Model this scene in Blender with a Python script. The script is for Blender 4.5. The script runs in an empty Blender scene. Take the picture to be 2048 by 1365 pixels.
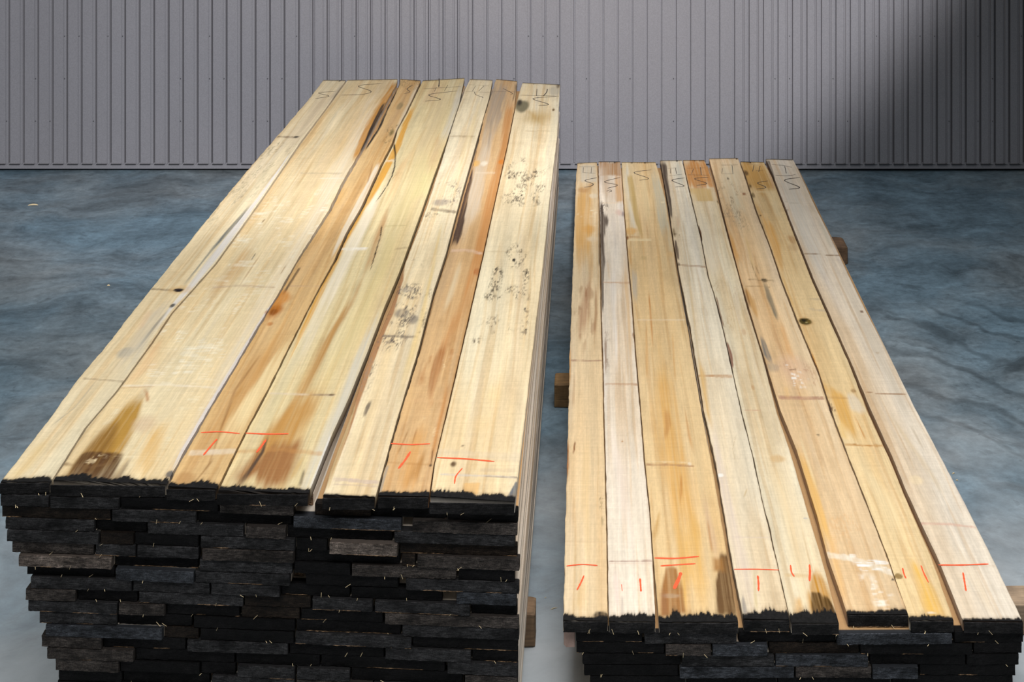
import bpy, math, random
import numpy as np

# ------------------------------------------------------------------ camera, world, lights
W_IMG, H_IMG = 2048.0, 1365.0
F = 2155.0                    # focal length in photo pixels
VX, VY = 1185.0, -510.0       # vanishing point of the boards (level camera, lens shifted down)
CAM_H = 2.357
scene = bpy.context.scene
COL = scene.collection

cam_d = bpy.data.cameras.new('camera')
cam = bpy.data.objects.new('camera', cam_d)
COL.objects.link(cam)
cam.location = (0, 0, CAM_H)
cam.rotation_euler = (math.radians(90), 0, 0)
cam_d.sensor_width = 36.0
cam_d.lens = F / W_IMG * 36.0
cam_d.shift_x = (W_IMG / 2 - VX) / W_IMG
cam_d.shift_y = (VY - H_IMG / 2) / W_IMG
cam_d.clip_end = 100
scene.camera = cam

world = bpy.data.worlds.new('hall_ambient')
scene.world = world
world.use_nodes = True
bg = world.node_tree.nodes['Background']
bg.inputs[0].default_value = (0.88, 0.95, 1.0, 1)
bg.inputs[1].default_value = 0.13

scene.view_settings.view_transform = 'Standard'
scene.view_settings.look = 'None'
scene.view_settings.exposure = 0.0
scene.view_settings.gamma = 1.0
scene.view_settings.use_curve_mapping = False


def area_light(name, loc, target, sx, sy, watts, color, spread=180):
    d = bpy.data.lights.new(name, 'AREA')
    d.shape = 'RECTANGLE'
    d.size, d.size_y, d.energy, d.color = sx, sy, watts, color
    d.spread = math.radians(spread)
    o = bpy.data.objects.new(name, d)
    COL.objects.link(o)
    o.location = loc
    v = [target[i] - loc[i] for i in range(3)]
    from mathutils import Vector
    o.rotation_euler = Vector(v).to_track_quat('-Z', 'Y').to_euler()
    return o


def spot_light(name, loc, target, half_deg, blend, watts, color, radius=0.15):
    d = bpy.data.lights.new(name, 'SPOT')
    d.energy, d.color = watts, color
    d.spot_size = math.radians(half_deg * 2)
    d.spot_blend = blend
    d.shadow_soft_size = radius
    o = bpy.data.objects.new(name, d)
    COL.objects.link(o)
    o.location = loc
    from mathutils import Vector
    v = Vector([target[i] - loc[i] for i in range(3)])
    o.rotation_euler = v.to_track_quat('-Z', 'Y').to_euler()
    return o


area_light('hall_lamp_front', (0.3, 0.9, 4.3), (0.3, 1.5, 0.0), 4.6, 1.0, 64, (1.0, 0.995, 0.99), 104)
area_light('hall_lamp_middle', (0.4, 2.9, 4.6), (0.4, 3.0, 0.0), 2.2, 1.4, 33, (1.0, 0.995, 0.995), 82)
spot_light('left_floor_fill', (-3.2, 3.0, 4.3), (-3.0, 3.1, 0.0), 41, 1.0, 265, (0.96, 0.99, 1.0), 0.4)  # unseen fill spot, added to brighten the floor on the left
spot_light('wall_floodlight', (0.2, 0.8, 3.2), (-1.1, 5.94, 3.2), 40.8, 0.22, 1150, (1.0, 0.98, 1.0), 0.12)

# ------------------------------------------------------------------ helpers
rng = random.Random(7)
LAYER = 0.027
THK = 0.0264
BEAR_L, BEAR_R = 0.0905, 0.085
N_L, N_R = 20, 6
ZT_L = BEAR_L + N_L * LAYER
ZT_R = BEAR_R + N_R * LAYER


def unproject(px, py, z):
    """photo pixel -> (x, y) on the horizontal plane at height z"""
    d = F * (CAM_H - z) / (py - VY)
    return (px - VX) * d / F, d


def px_at(px, d):
    return (px - VX) * d / F


def lin(c, k=1.0):
    out = []
    for v in c:
        v = v / 255.0
        v = v / 12.92 if v <= 0.04045 else ((v + 0.055) / 1.055) ** 2.4
        out.append(v * k)
    return np.array(out)


WOODK = 0.80


def wc(c):
    return lin(c, WOODK)


def sstep(x):
    x = np.clip(x, 0, 1)
    return x * x * (3 - 2 * x)


_T = np.random.RandomState(11).rand(65536)


def vnoise(x, y, seed=0):
    xi = np.floor(x).astype(np.int64)
    yi = np.floor(y).astype(np.int64)
    fx = x - xi
    fy = y - yi
    fx = fx * fx * (3 - 2 * fx)
    fy = fy * fy * (3 - 2 * fy)

    def h(a, b):
        return _T[((a * 7349 + b * 91283 + seed * 52711) ^ ((a * 31 + b * 17) >> 3)) & 65535]
    return (h(xi, yi) * (1 - fx) + h(xi + 1, yi) * fx) * (1 - fy) + (h(xi, yi + 1) * (1 - fx) + h(xi + 1, yi + 1) * fx) * fy


def fbm(x, y, seed=0, o=3):
    s, a, t = 0, 1.0, 0
    for i in range(o):
        s = s + a * vnoise(x * 2 ** i, y * 2 ** i, seed + i * 13)
        t += a
        a *= 0.55
    return s / t


def tag(o, label, cat, group=None):
    o['label'] = label
    o['category'] = cat
    if group:
        o['group'] = group


def link_mesh(name, verts, faces, mat, parent=None, loc=(0, 0, 0), cols=None, smooth=False):
    me = bpy.data.meshes.new(name)
    me.from_pydata([tuple(v) for v in verts], [], faces)
    me.update()
    if cols is not None:
        at = me.color_attributes.new('tint', 'FLOAT_COLOR', 'POINT')
        arr = np.ones((len(verts), 4), dtype=np.float32)
        arr[:, :3] = np.asarray(cols, dtype=np.float32)
        at.data.foreach_set('color', arr.ravel())
    me.materials.append(mat)
    if smooth:
        me.polygons.foreach_set('use_smooth', [True] * len(me.polygons))
    o = bpy.data.objects.new(name, me)
    COL.objects.link(o)
    o.location = loc
    if parent is not None:
        o.parent = parent
    return o


# ------------------------------------------------------------------ materials
def new_mat(name):
    m = bpy.data.materials.new(name)
    m.use_nodes = True
    nt = m.node_tree
    return m, nt, nt.nodes, nt.links, nt.nodes['Principled BSDF']


def N(nodes, t, **kw):
    n = nodes.new(t)
    for k, v in kw.items():
        setattr(n, k, v)
    return n


def scaled_noise(nodes, links, src, scale, detail=3.0, rough=0.55, rot=(0, 0, 0)):
    mp = N(nodes, 'ShaderNodeMapping')
    mp.inputs['Scale'].default_value = scale
    mp.inputs['Rotation'].default_value = rot
    links.new(src, mp.inputs['Vector'])
    nz = N(nodes, 'ShaderNodeTexNoise')
    nz.inputs['Scale'].default_value = 1.0
    nz.inputs['Detail'].default_value = detail
    nz.inputs['Roughness'].default_value = rough
    links.new(mp.outputs['Vector'], nz.inputs['Vector'])
    return nz.outputs['Fac']


def ramp(nodes, links, src, lo, hi, a, b):
    r = N(nodes, 'ShaderNodeMapRange')
    r.inputs['From Min'].default_value = lo
    r.inputs['From Max'].default_value = hi
    r.inputs['To Min'].default_value = a
    r.inputs['To Max'].default_value = b
    links.new(src, r.inputs['Value'])
    return r.outputs['Result']


def mul(nodes, links, a, b):
    m = N(nodes, 'ShaderNodeMath', operation='MULTIPLY')
    links.new(a, m.inputs[0])
    links.new(b, m.inputs[1])
    return m.outputs[0]


def vscale(nodes, links, col, fac):
    v = N(nodes, 'ShaderNodeVectorMath', operation='SCALE')
    links.new(col, v.inputs[0])
    links.new(fac, v.inputs['Scale'])
    return v.outputs[0]


def object_coords(nodes, links):
    tc = N(nodes, 'ShaderNodeTexCoord')
    oi = N(nodes, 'ShaderNodeObjectInfo')
    sc = N(nodes, 'ShaderNodeMath', operation='MULTIPLY')
    sc.inputs[1].default_value = 40.0
    links.new(oi.outputs['Random'], sc.inputs[0])
    ad = N(nodes, 'ShaderNodeVectorMath', operation='ADD')
    links.new(tc.outputs['Object'], ad.inputs[0])
    links.new(sc.outputs[0], ad.inputs[1])
    return ad.outputs[0]


def make_wood(name):
    m, nt, nodes, links, bs = new_mat(name)
    at = N(nodes, 'ShaderNodeAttribute', attribute_name='tint')
    co = object_coords(nodes, links)
    g1 = scaled_noise(nodes, links, co, (220, 5, 220), 4, 0.6)
    g2 = scaled_noise(nodes, links, co, (50, 2.0, 50), 3, 0.55)
    sw = scaled_noise(nodes, links, co, (9, 420, 9), 2, 0.6)
    f = mul(nodes, links, ramp(nodes, links, g1, 0.25, 0.75, 0.91, 1.07), ramp(nodes, links, g2, 0.3, 0.7, 0.93, 1.06))
    f = mul(nodes, links, f, ramp(nodes, links, sw, 0.25, 0.75, 0.955, 1.05))
    # raised fibres left white by the saw: sparse, short, across the board
    fl = scaled_noise(nodes, links, co, (45, 330, 45), 2, 0.5)
    f2 = mul(nodes, links, f, ramp(nodes, links, fl, 0.66, 0.78, 1.0, 1.16))
    c = vscale(nodes, links, at.outputs['Color'], f2)
    links.new(c, bs.inputs['Base Color'])
    bs.inputs['Roughness'].default_value = 0.72
    bs.inputs['Specular IOR Level'].default_value = 0.12
    bp = N(nodes, 'ShaderNodeBump')
    bp.inputs['Strength'].default_value = 0.25
    bp.inputs['Distance'].default_value = 0.002
    ad = N(nodes, 'ShaderNodeMath', operation='ADD')
    links.new(g1, ad.inputs[0])
    links.new(sw, ad.inputs[1])
    links.new(ad.outputs[0], bp.inputs['Height'])
    links.new(bp.outputs['Normal'], bs.inputs['Normal'])
    return m


def make_end(name):
    m, nt, nodes, links, bs = new_mat(name)
    at = N(nodes, 'ShaderNodeAttribute', attribute_name='tint')
    co = object_coords(nodes, links)
    sc = scaled_noise(nodes, links, co, (60, 60, 420), 3, 0.6, (0, math.radians(38), 0))
    gr = scaled_noise(nodes, links, co, (380, 380, 380), 3, 0.7)
    pt = scaled_noise(nodes, links, co, (14, 14, 30), 3, 0.6)
    f = mul(nodes, links, ramp(nodes, links, sc, 0.30, 0.72, 0.25, 2.1), ramp(nodes, links, gr, 0.3, 0.7, 0.45, 1.7))
    f = mul(nodes, links, f, ramp(nodes, links, pt, 0.32, 0.68, 0.35, 1.9))
    links.new(vscale(nodes, links, at.outputs['Color'], f), bs.inputs['Base Color'])
    bs.inputs['Roughness'].default_value = 0.7
    bs.inputs['Specular IOR Level'].default_value = 0.12
    bp = N(nodes, 'ShaderNodeBump')
    bp.inputs['Strength'].default_value = 0.9
    bp.inputs['Distance'].default_value = 0.003
    links.new(gr, bp.inputs['Height'])
    links.new(bp.outputs['Normal'], bs.inputs['Normal'])
    return m


def flat_mat(name, rgb, rough=0.7):
    m, nt, nodes, links, bs = new_mat(name)
    tc = N(nodes, 'ShaderNodeTexCoord')
    nz = scaled_noise(nodes, links, tc.outputs['Object'], (300, 300, 300), 3)
    rg = N(nodes, 'ShaderNodeRGB')
    rg.outputs[0].default_value = (*rgb, 1)
    links.new(vscale(nodes, links, rg.outputs[0], ramp(nodes, links, nz, 0.3, 0.7, 0.8, 1.15)), bs.inputs['Base Color'])
    bs.inputs['Roughness'].default_value = rough
    return m


def make_floor():
    m, nt, nodes, links, bs = new_mat('dirty_concrete')
    tc = N(nodes, 'ShaderNodeTexCoord')
    co = tc.outputs['Object']
    # warp the coordinates a little so stains look smeared
    wn = N(nodes, 'ShaderNodeTexNoise')
    wn.inputs['Scale'].default_value = 1.6
    wn.inputs['Detail'].default_value = 3
    links.new(co, wn.inputs['Vector'])
    vm = N(nodes, 'ShaderNodeVectorMath', operation='MULTIPLY_ADD')
    links.new(wn.outputs['Color'], vm.inputs[0])
    vm.inputs[1].default_value = (0.5, 0.5, 0)
    links.new(co, vm.inputs[2])
    w = vm.outputs[0]
    big = scaled_noise(nodes, links, w, (0.8, 1.3, 1), 4, 0.6)
    mid = scaled_noise(nodes, links, w, (3.0, 6.0, 1), 6, 0.68)
    fine = scaled_noise(nodes, links, co, (26, 40, 1), 4, 0.7)
    speck = scaled_noise(nodes, links, co, (30, 30, 1), 2, 0.5)
    mixc = N(nodes, 'ShaderNodeMix', data_type='RGBA')
    mixc.inputs['A'].default_value = (0.132, 0.200, 0.248, 1)
    mixc.inputs['B'].default_value = (0.200, 0.232, 0.248, 1)
    links.new(ramp(nodes, links, big, 0.38, 0.62, 0, 1), mixc.inputs['Factor'])
    f = mul(nodes, links, ramp(nodes, links, mid, 0.33, 0.67, 0.58, 1.36), ramp(nodes, links, fine, 0.3, 0.7, 0.76, 1.22))
    f = mul(nodes, links, f, ramp(nodes, links, speck, 0.70, 0.76, 1.0, 0.72))
    # dark scuffs, and paler scraped spots
    sc1 = scaled_noise(nodes, links, w, (5.5, 13, 1), 7, 0.72, (0, 0, 0.35))
    f = mul(nodes, links, f, ramp(nodes, links, sc1, 0.55, 0.66, 1.0, 0.66))
    f = mul(nodes, links, f, ramp(nodes, links, sc1, 0.40, 0.30, 1.0, 1.30))
    sep = N(nodes, 'ShaderNodeSeparateXYZ')
    links.new(co, sep.inputs[0])
    # swept tyre arcs in front of the wall on the right
    wv = N(nodes, 'ShaderNodeTexWave', wave_type='RINGS', rings_direction='Z')
    wv.inputs['Scale'].default_value = 1.7
    wv.inputs['Distortion'].default_value = 9.0
    wv.inputs['Detail'].default_value = 4.0
    mp = N(nodes, 'ShaderNodeMapping')
    mp.inputs['Location'].default_value = (-2.4, -5.6, 0)
    links.new(w, mp.inputs['Vector'])
    links.new(mp.outputs[0], wv.inputs['Vector'])
    band = ramp(nodes, links, mul(nodes, links, wv.outputs['Fac'], ramp(nodes, links, mid, 0.35, 0.6, 0.5, 3.0)), 0.0, 0.35, 0.62, 1.0)
    msk = mul(nodes, links, ramp(nodes, links, sep.outputs['X'], 0.9, 1.3, 0, 1), mul(nodes, links, ramp(nodes, links, sep.outputs['Y'], 4.7, 4.4, 0, 1), ramp(nodes, links, sep.outputs['Y'], 2.9, 3.7, 0.15, 1)))
    mb = N(nodes, 'ShaderNodeMix', data_type='FLOAT')
    links.new(msk, mb.inputs['Factor'])
    mb.inputs['A'].default_value = 1.0
    links.new(band, mb.inputs['B'])
    f = mul(nodes, links, f, mb.outputs['Result'])
    # brighter light on the near floor, painted as a paler tone with uneven edge
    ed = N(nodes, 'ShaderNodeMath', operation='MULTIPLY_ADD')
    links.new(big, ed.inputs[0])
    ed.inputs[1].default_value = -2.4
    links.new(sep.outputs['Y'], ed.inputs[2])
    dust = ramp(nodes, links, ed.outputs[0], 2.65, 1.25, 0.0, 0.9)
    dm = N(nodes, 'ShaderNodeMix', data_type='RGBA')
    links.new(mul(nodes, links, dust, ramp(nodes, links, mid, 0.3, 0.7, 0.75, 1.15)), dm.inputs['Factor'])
    links.new(vscale(nodes, links, mixc.outputs['Result'], f), dm.inputs['A'])
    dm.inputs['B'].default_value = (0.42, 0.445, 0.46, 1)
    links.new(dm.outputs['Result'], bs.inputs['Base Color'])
    bs.inputs['Roughness'].default_value = 0.5
    bs.inputs['Specular IOR Level'].default_value = 0.35
    bp = N(nodes, 'ShaderNodeBump')
    bp.inputs['Strength'].default_value = 0.15
    bp.inputs['Distance'].default_value = 0.004
    links.new(fine, bp.inputs['Height'])
    links.new(bp.outputs['Normal'], bs.inputs['Normal'])
    return m


def make_wall():
    m, nt, nodes, links, bs = new_mat('grey_painted_sheet')
    tc = N(nodes, 'ShaderNodeTexCoord')
    nz = scaled_noise(nodes, links, tc.outputs['Object'], (160, 160, 160), 3, 0.7)
    st = scaled_noise(nodes, links, tc.outputs['Object'], (2.2, 1, 0.5), 3, 0.6)
    rg = N(nodes, 'ShaderNodeRGB')
    rg.outputs[0].default_value = (0.262, 0.258, 0.278, 1)
    f = mul(nodes, links, ramp(nodes, links, nz, 0.25, 0.75, 0.86, 1.14), ramp(nodes, links, st, 0.3, 0.7, 0.95, 1.05))
    links.new(vscale(nodes, links, rg.outputs[0], f), bs.inputs['Base Color'])
    bs.inputs['Roughness'].default_value = 0.6
    bs.inputs['Specular IOR Level'].default_value = 0.3
    return m


WOOD = make_wood('sawn_wood')
END = make_end('end_sealant')
CRAYON = flat_mat('orange_red_crayon', tuple(lin((255, 92, 48))), 0.6)
PENCIL = flat_mat('graphite', tuple(lin((72, 64, 56))), 0.6)
STRAW = flat_mat('straw_coloured_fibre', tuple(lin((232, 210, 165), 0.85)), 0.7)
FLOOR = make_floor()
WALL = make_wall()

# ------------------------------------------------------------------ setting
D_WALL = 5.94
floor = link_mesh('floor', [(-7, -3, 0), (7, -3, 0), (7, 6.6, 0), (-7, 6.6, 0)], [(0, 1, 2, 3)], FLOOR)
floor['kind'] = 'structure'


def build_wall():
    period = 28.98 * D_WALL / F                   # spacing of the ribs on the sheet
    x0 = px_at(18.5, D_WALL) - 48 * period        # a slot centre
    px = D_WALL / F
    prof = []                                     # (x, depth towards the viewer)
    n = int((6.4 - x0) / period)
    for i in range(n):
        xs = x0 + i * period
        pc = VX + xs * F / D_WALL
        wide = (600 < pc < 925) or pc > 1450
        hw = (2.6 if wide else 1.7) * px
        prof += [(xs - hw, 0.004 if i and (600 < pc - 29 < 925 or pc - 29 > 1450) else 0.0018), (xs - hw * 0.75, -0.020), (xs + hw * 0.75, -0.020), (xs + hw, 0.0)]
        if wide:                                  # pressed step beside the rib
            a = xs + period - 10.5 * px
            prof += [(a - 1.4 * px, 0.0), (a, -0.004), (a + 1.6 * px, -0.004), (a + 2.6 * px, 0.004)]
        else:
            a = xs + period - 8.0 * px
            prof += [(a, 0.0), (a + 2.5 * px, 0.0018)]
    z_lo, z_hi = 0.048, 3.4
    z_bot = 0.019
    v, f = [], []
    for (x, d) in prof:
        y = D_WALL - d
        v += [(x, y, z_lo), (x, y, z_hi)]
    for k in range(len(prof) - 1):
        f.append((2 * k, 2 * k + 2, 2 * k + 3, 2 * k + 1))
    o = link_mesh('wall_back', v, f, WALL)
    o['kind'] = 'structure'
    # plain bottom rail, with the lip of every field notched into it
    xl, xr = prof[0][0], prof[-1][0]
    yb = D_WALL + 0.0035
    v = [(xl, yb, z_bot), (xr, yb, z_bot), (xr, yb, z_lo + 0.003), (xl, yb, z_lo + 0.003),
         (xl, yb + 0.45, z_bot), (xr, yb + 0.45, z_bot), (xr, yb + 0.45, z_lo + 0.003), (xl, yb + 0.45, z_lo + 0.003)]
    f = [(0, 1, 2, 3), (4, 7, 6, 5), (0, 4, 5, 1), (3, 2, 6, 7), (0, 3, 7, 4), (1, 5, 6, 2)]
    r = link_mesh('bottom_rail', v, f, WALL, o)
    # dark strips drawn in for the drip slits under the fields
    v, f = [], []
    for i in range(n):
        xs = x0 + i * period
        a, b = xs + 1.0 * px, xs + 21.5 * px
        k = len(v)
        for (dx, dy, dz) in ((a, -.006, 0), (b, -.006, 0), (b, -.006, .0038), (a, -.006, .0038), (a, .002, 0), (b, .002, 0), (b, .002, .0038), (a, .002, .0038)):
            v.append((dx, D_WALL + dy, z_lo - 0.0035 + dz))
        f += [tuple(k + q for q in t) for t in ((0, 1, 2, 3), (4, 7, 6, 5), (0, 4, 5, 1), (3, 2, 6, 7), (0, 3, 7, 4), (1, 5, 6, 2))]
    link_mesh('drip_edge', v, f, flat_mat('dark_slit', (0.035, 0.036, 0.04), 0.8), o)
    # fixing screws
    sm = flat_mat('screw_zinc', (0.09, 0.09, 0.10), 0.5)
    base = None
    r2 = random.Random(3)
    for py in (72, 157, 242):
        z = CAM_H - (py - VY) * D_WALL / F
        for i in range(n):
            xs = x0 + i * period
            pc = VX + xs * F / D_WALL
            if pc < -20 or pc > 2070 or r2.random() > 0.30:
                continue
            xx = xs - 4.6 * px
            if base is None:
                vs, fs = [], []
                for k in range(8):
                    a = k * math.pi / 4
                    vs.append((0.0022 * math.cos(a), -0.002, 0.0022 * math.sin(a)))
                for k in range(8):
                    a = k * math.pi / 4
                    vs.append((0.0034 * math.cos(a), 0.001, 0.0034 * math.sin(a)))
                fs.append(tuple(range(8)))
                for k in range(8):
                    fs.append((k, k + 8, (k + 1) % 8 + 8, (k + 1) % 8))
                base = link_mesh('screw_head', vs, fs, sm, o)
                s = base
            else:
                s = base.copy()
                COL.objects.link(s)
                s.parent = o
            s.location = (xx, D_WALL - 0.005, z)


build_wall()


# ------------------------------------------------------------------ board builder
def poly_world(pts, z):
    a = np.array([unproject(p[0], p[1], z) for p in pts])
    return a[np.argsort(a[:, 1])]


class Field:
    """colour of a board's top surface, built up from stains, streaks and knots at places along the board"""

    def __init__(self, X, Y, z, base, seed, grad=None):
        self.X, self.Y, self.z, self.seed = X, Y, z, seed
        n1 = fbm(X * 45, Y * 1.6, seed, 3)
        n2 = fbm(X * 12, Y * 0.9, seed + 5, 3)
        n3 = fbm(X * 160, Y * 7, seed + 9, 2)
        c = np.tile(wc(base), X.shape + (1,))
        c *= (0.97 + 0.24 * (n1 - 0.5) + 0.14 * (n3 - 0.5))[..., None]
        # warm / cool drift of the heartwood
        c *= 1 + ((n2 - 0.47) * 0.9)[..., None] * np.array([0.06, 0.24, 0.50])
        # broad tan clouds and thin darker growth streaks
        wx = X + 0.02 * (fbm(X * 3, Y * 2.2, seed + 33, 2) - 0.5)
        m = sstep((fbm(wx * 9, Y * 0.8, seed + 41, 3) - 0.52) / 0.2)[..., None] * 0.50
        c = c * (1 - m) + c * np.array([0.88, 0.76, 0.60]) * m
        m = sstep((fbm(wx * 75, Y * 1.5, seed + 47, 3) - 0.57) / 0.14)[..., None] * 0.45
        c = c * (1 - m) + c * np.array([0.80, 0.66, 0.50]) * m
        m = sstep((fbm(wx * 26, Y * 1.1, seed + 53, 3) - 0.55) / 0.2)[..., None] * 0.5
        c = c * (1 - m) + c * np.array([0.95, 0.97, 1.06]) * m
        m = sstep((fbm(X * 24, Y * 9, seed + 67, 4) - 0.55) / 0.22)[..., None] * 0.30
        c = c * (1 - m) + c * np.array([0.80, 0.76, 0.72]) * m
        # mottling, and fine circular-saw chatter across the board
        c *= (1 + 0.16 * (fbm(X * 300, Y * 110, seed + 59, 2) - 0.5))[..., None]
        ch = vnoise(Y * 190 + X * 6, X * 5, seed + 21)
        c *= (1 + 0.05 * (ch - 0.5))[..., None]
        self.grain = fbm(wx * 190, Y * 2.6, seed + 63, 3)
        self.c = c
        self.n = 1

    def mix(self, m, col, a):
        m = np.clip(m * a, 0, 1)[..., None]
        self.c = self.c * (1 - m) + wc(col) * m
        self.n += 3

    def ny(self, sx, sy, o=3):
        return fbm(self.X * sx, self.Y * sy, self.seed + 31 * self.n, o)

    def streak(self, pts, w, col, a=1.0, soft=1.0, rag=0.3, fade=None):
        if fade is None:
            fade = 0.32 if soft > 0.55 else 0.10
        z = self.z
        P = [unproject(p[0], p[1], z) for p in pts]
        ws = w if isinstance(w, (list, tuple)) else [w] * len(pts)
        hw = [ws[i] * 0.5 * P[i][1] / F for i in range(len(pts))]
        o = sorted(range(len(P)), key=lambda i: P[i][1])
        ys = np.array([P[i][1] for i in o])
        xs = np.array([P[i][0] for i in o])
        hs = np.array([hw[i] for i in o])
        xc = np.interp(self.Y, ys, xs)
        h = np.interp(self.Y, ys, hs)
        wob = (self.ny(60, 5) - 0.5) * 2.4 * rag
        r = np.abs(self.X - xc) / np.maximum(h, 1e-5) + wob
        m = sstep((1 - r) / max(soft, 0.02) )
        e = np.minimum(self.Y - ys[0], ys[-1] - self.Y)
        fl = max(fade * (ys[-1] - ys[0]), 0.004)
        e = e + fl * 1.6 * (self.ny(40, 3) - 0.5)
        m = m * sstep(e / fl + 0.15)
        g = 0.45 + 1.1 * self.grain if soft > 0.3 else 1.0
        m = m * g
        self.mix(m, col, a)

    def cross(self, pts, w, col, a=1.0, soft=0.7, rag=0.4):
        """stain across the board (sticker mark, saw line)"""
        z = self.z
        P = sorted([unproject(p[0], p[1], z) for p in pts])
        xs = np.array([p[0] for p in P])
        ys = np.array([p[1] for p in P])
        yc = np.interp(self.X, xs, ys)
        h = w * 0.5 * ys.mean() ** 2 / (F * (CAM_H - z))
        wob = (self.ny(90, 60) - 0.5) * 2 * rag
        r = np.abs(self.Y - yc) / h + wob
        m = sstep((1 - r) / max(soft, 0.02))
        e = np.minimum(self.X - xs[0], xs[-1] - self.X)
        m = m * sstep(e / 0.006 + 0.5)
        self.mix(m * (0.35 + 0.9 * self.ny(60, 60)), col, a)

    def blob(self, x, y, rx, ry, col, a=1.0, soft=0.6, rag=0.3, sk=0.0):
        X0, Y0 = unproject(x, y, self.z)
        hx = rx * Y0 / F
        hy = ry * Y0 * Y0 / (F * (CAM_H - self.z))
        s = 0.6 / max(hx, 0.002)
        wob = (fbm(self.X * s, self.Y * s * hx / hy, self.seed + 31 * self.n, 3) - 0.5) * 2 * rag
        dx = (self.X - X0 - sk * (self.Y - Y0)) / hx
        r = np.sqrt(dx ** 2 + ((self.Y - Y0) / hy) ** 2) + wob
        self.mix(sstep((1 - r) / max(soft, 0.02)) * (1.0 if soft < 0.5 else 0.6 + 0.8 * self.grain), col, a)

    def specks(self, x, y, rx, ry, thr, col, a=1.0, fx=430, fy=120):
        X0, Y0 = unproject(x, y, self.z)
        hx = rx * Y0 / F
        hy = ry * Y0 * Y0 / (F * (CAM_H - self.z))
        r = np.sqrt(((self.X - X0) / hx) ** 2 + ((self.Y - Y0) / hy) ** 2)
        big = fbm(self.X * 34, self.Y * 12, self.seed + 77 + self.n, 3)
        dots = vnoise(self.X * fx, self.Y * fy, self.seed + 41 * self.n)
        fine = vnoise(self.X * fx * 0.45, self.Y * fy * 0.5, self.seed + 43 * self.n)
        dens = sstep((big - thr + 0.10) / 0.16)
        m = (sstep((dots - 0.55) / 0.25) * 0.8 + sstep((fine - 0.62) / 0.2) * 0.7) * dens * sstep((1.25 - r) / 0.6)
        self.mix(m, col, a)

    def paint(self, dist, w, seed=0):
        """black sealant lapping over the end onto the top, ragged edge"""
        n = fbm(self.X * 210, self.Y * 30, self.seed + 501, 3)
        n2 = fbm(self.X * 30, self.Y * 0 + 3, self.seed + 507, 2)
        lim = w * (0.35 + 1.1 * n2) * (0.55 + 0.9 * n)
        m = sstep((lim - dist) / 0.005 + 0.5)
        halo = sstep((lim * 1.3 + 0.010 - dist) / 0.02) * 0.35
        self.mix(halo, (120, 92, 60), 1.0)
        k = (0.6 + 0.8 * vnoise(self.X * 300, self.Y * 300, 5))[..., None]
        c = np.array([0.0085, 0.008, 0.0078]) * k
        self.c = self.c * (1 - m[..., None]) + c * m[..., None]


def catmull(P, n=6):
    P = [np.array(p, float) for p in P]
    if len(P) < 3:
        return P
    Q = [2 * P[0] - P[1]] + P + [2 * P[-1] - P[-2]]
    out = []
    for i in range(1, len(Q) - 2):
        for k in range(n):
            t = k / n
            out.append(0.5 * (2 * Q[i] + (Q[i + 1] - Q[i - 1]) * t + (2 * Q[i - 1] - 5 * Q[i] + 4 * Q[i + 1] - Q[i + 2]) * t * t
                              + (3 * Q[i] - Q[i - 1] - 3 * Q[i + 1] + Q[i + 2]) * t ** 3))
    out.append(P[-1])
    return out


def ribbons(name, strokes, z, origin, mat, parent, label=None):
    """drawn strokes lying on a board's top; each stroke = (points in photo pixels, width in metres)"""
    v, f = [], []
    for pts, w in strokes:
        P = catmull([unproject(p[0], p[1], z) for p in pts])
        k0 = len(v)
        n = len(P)
        for i, p in enumerate(P):
            a = P[max(i - 1, 0)]
            b = P[min(i + 1, n - 1)]
            t = np.array(b) - np.array(a)
            t = t / (np.linalg.norm(t) + 1e-9)
            nrm = np.array([-t[1], t[0]])
            ww = w * (0.5 if i in (0, n - 1) else 1.0) * (0.8 + 0.4 * rng.random()) / 2
            for s in (1, -1):
                q = np.array(p) + nrm * ww * s
                v.append((q[0] - origin[0], q[1] - origin[1], z + 0.0006 - origin[2]))
        for i in range(n - 1):
            a = k0 + 2 * i
            f.append((a, a + 1, a + 3, a + 2))
    o = link_mesh(name, v, f, mat, parent)
    if label:
        o['label'] = label
    return o


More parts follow.
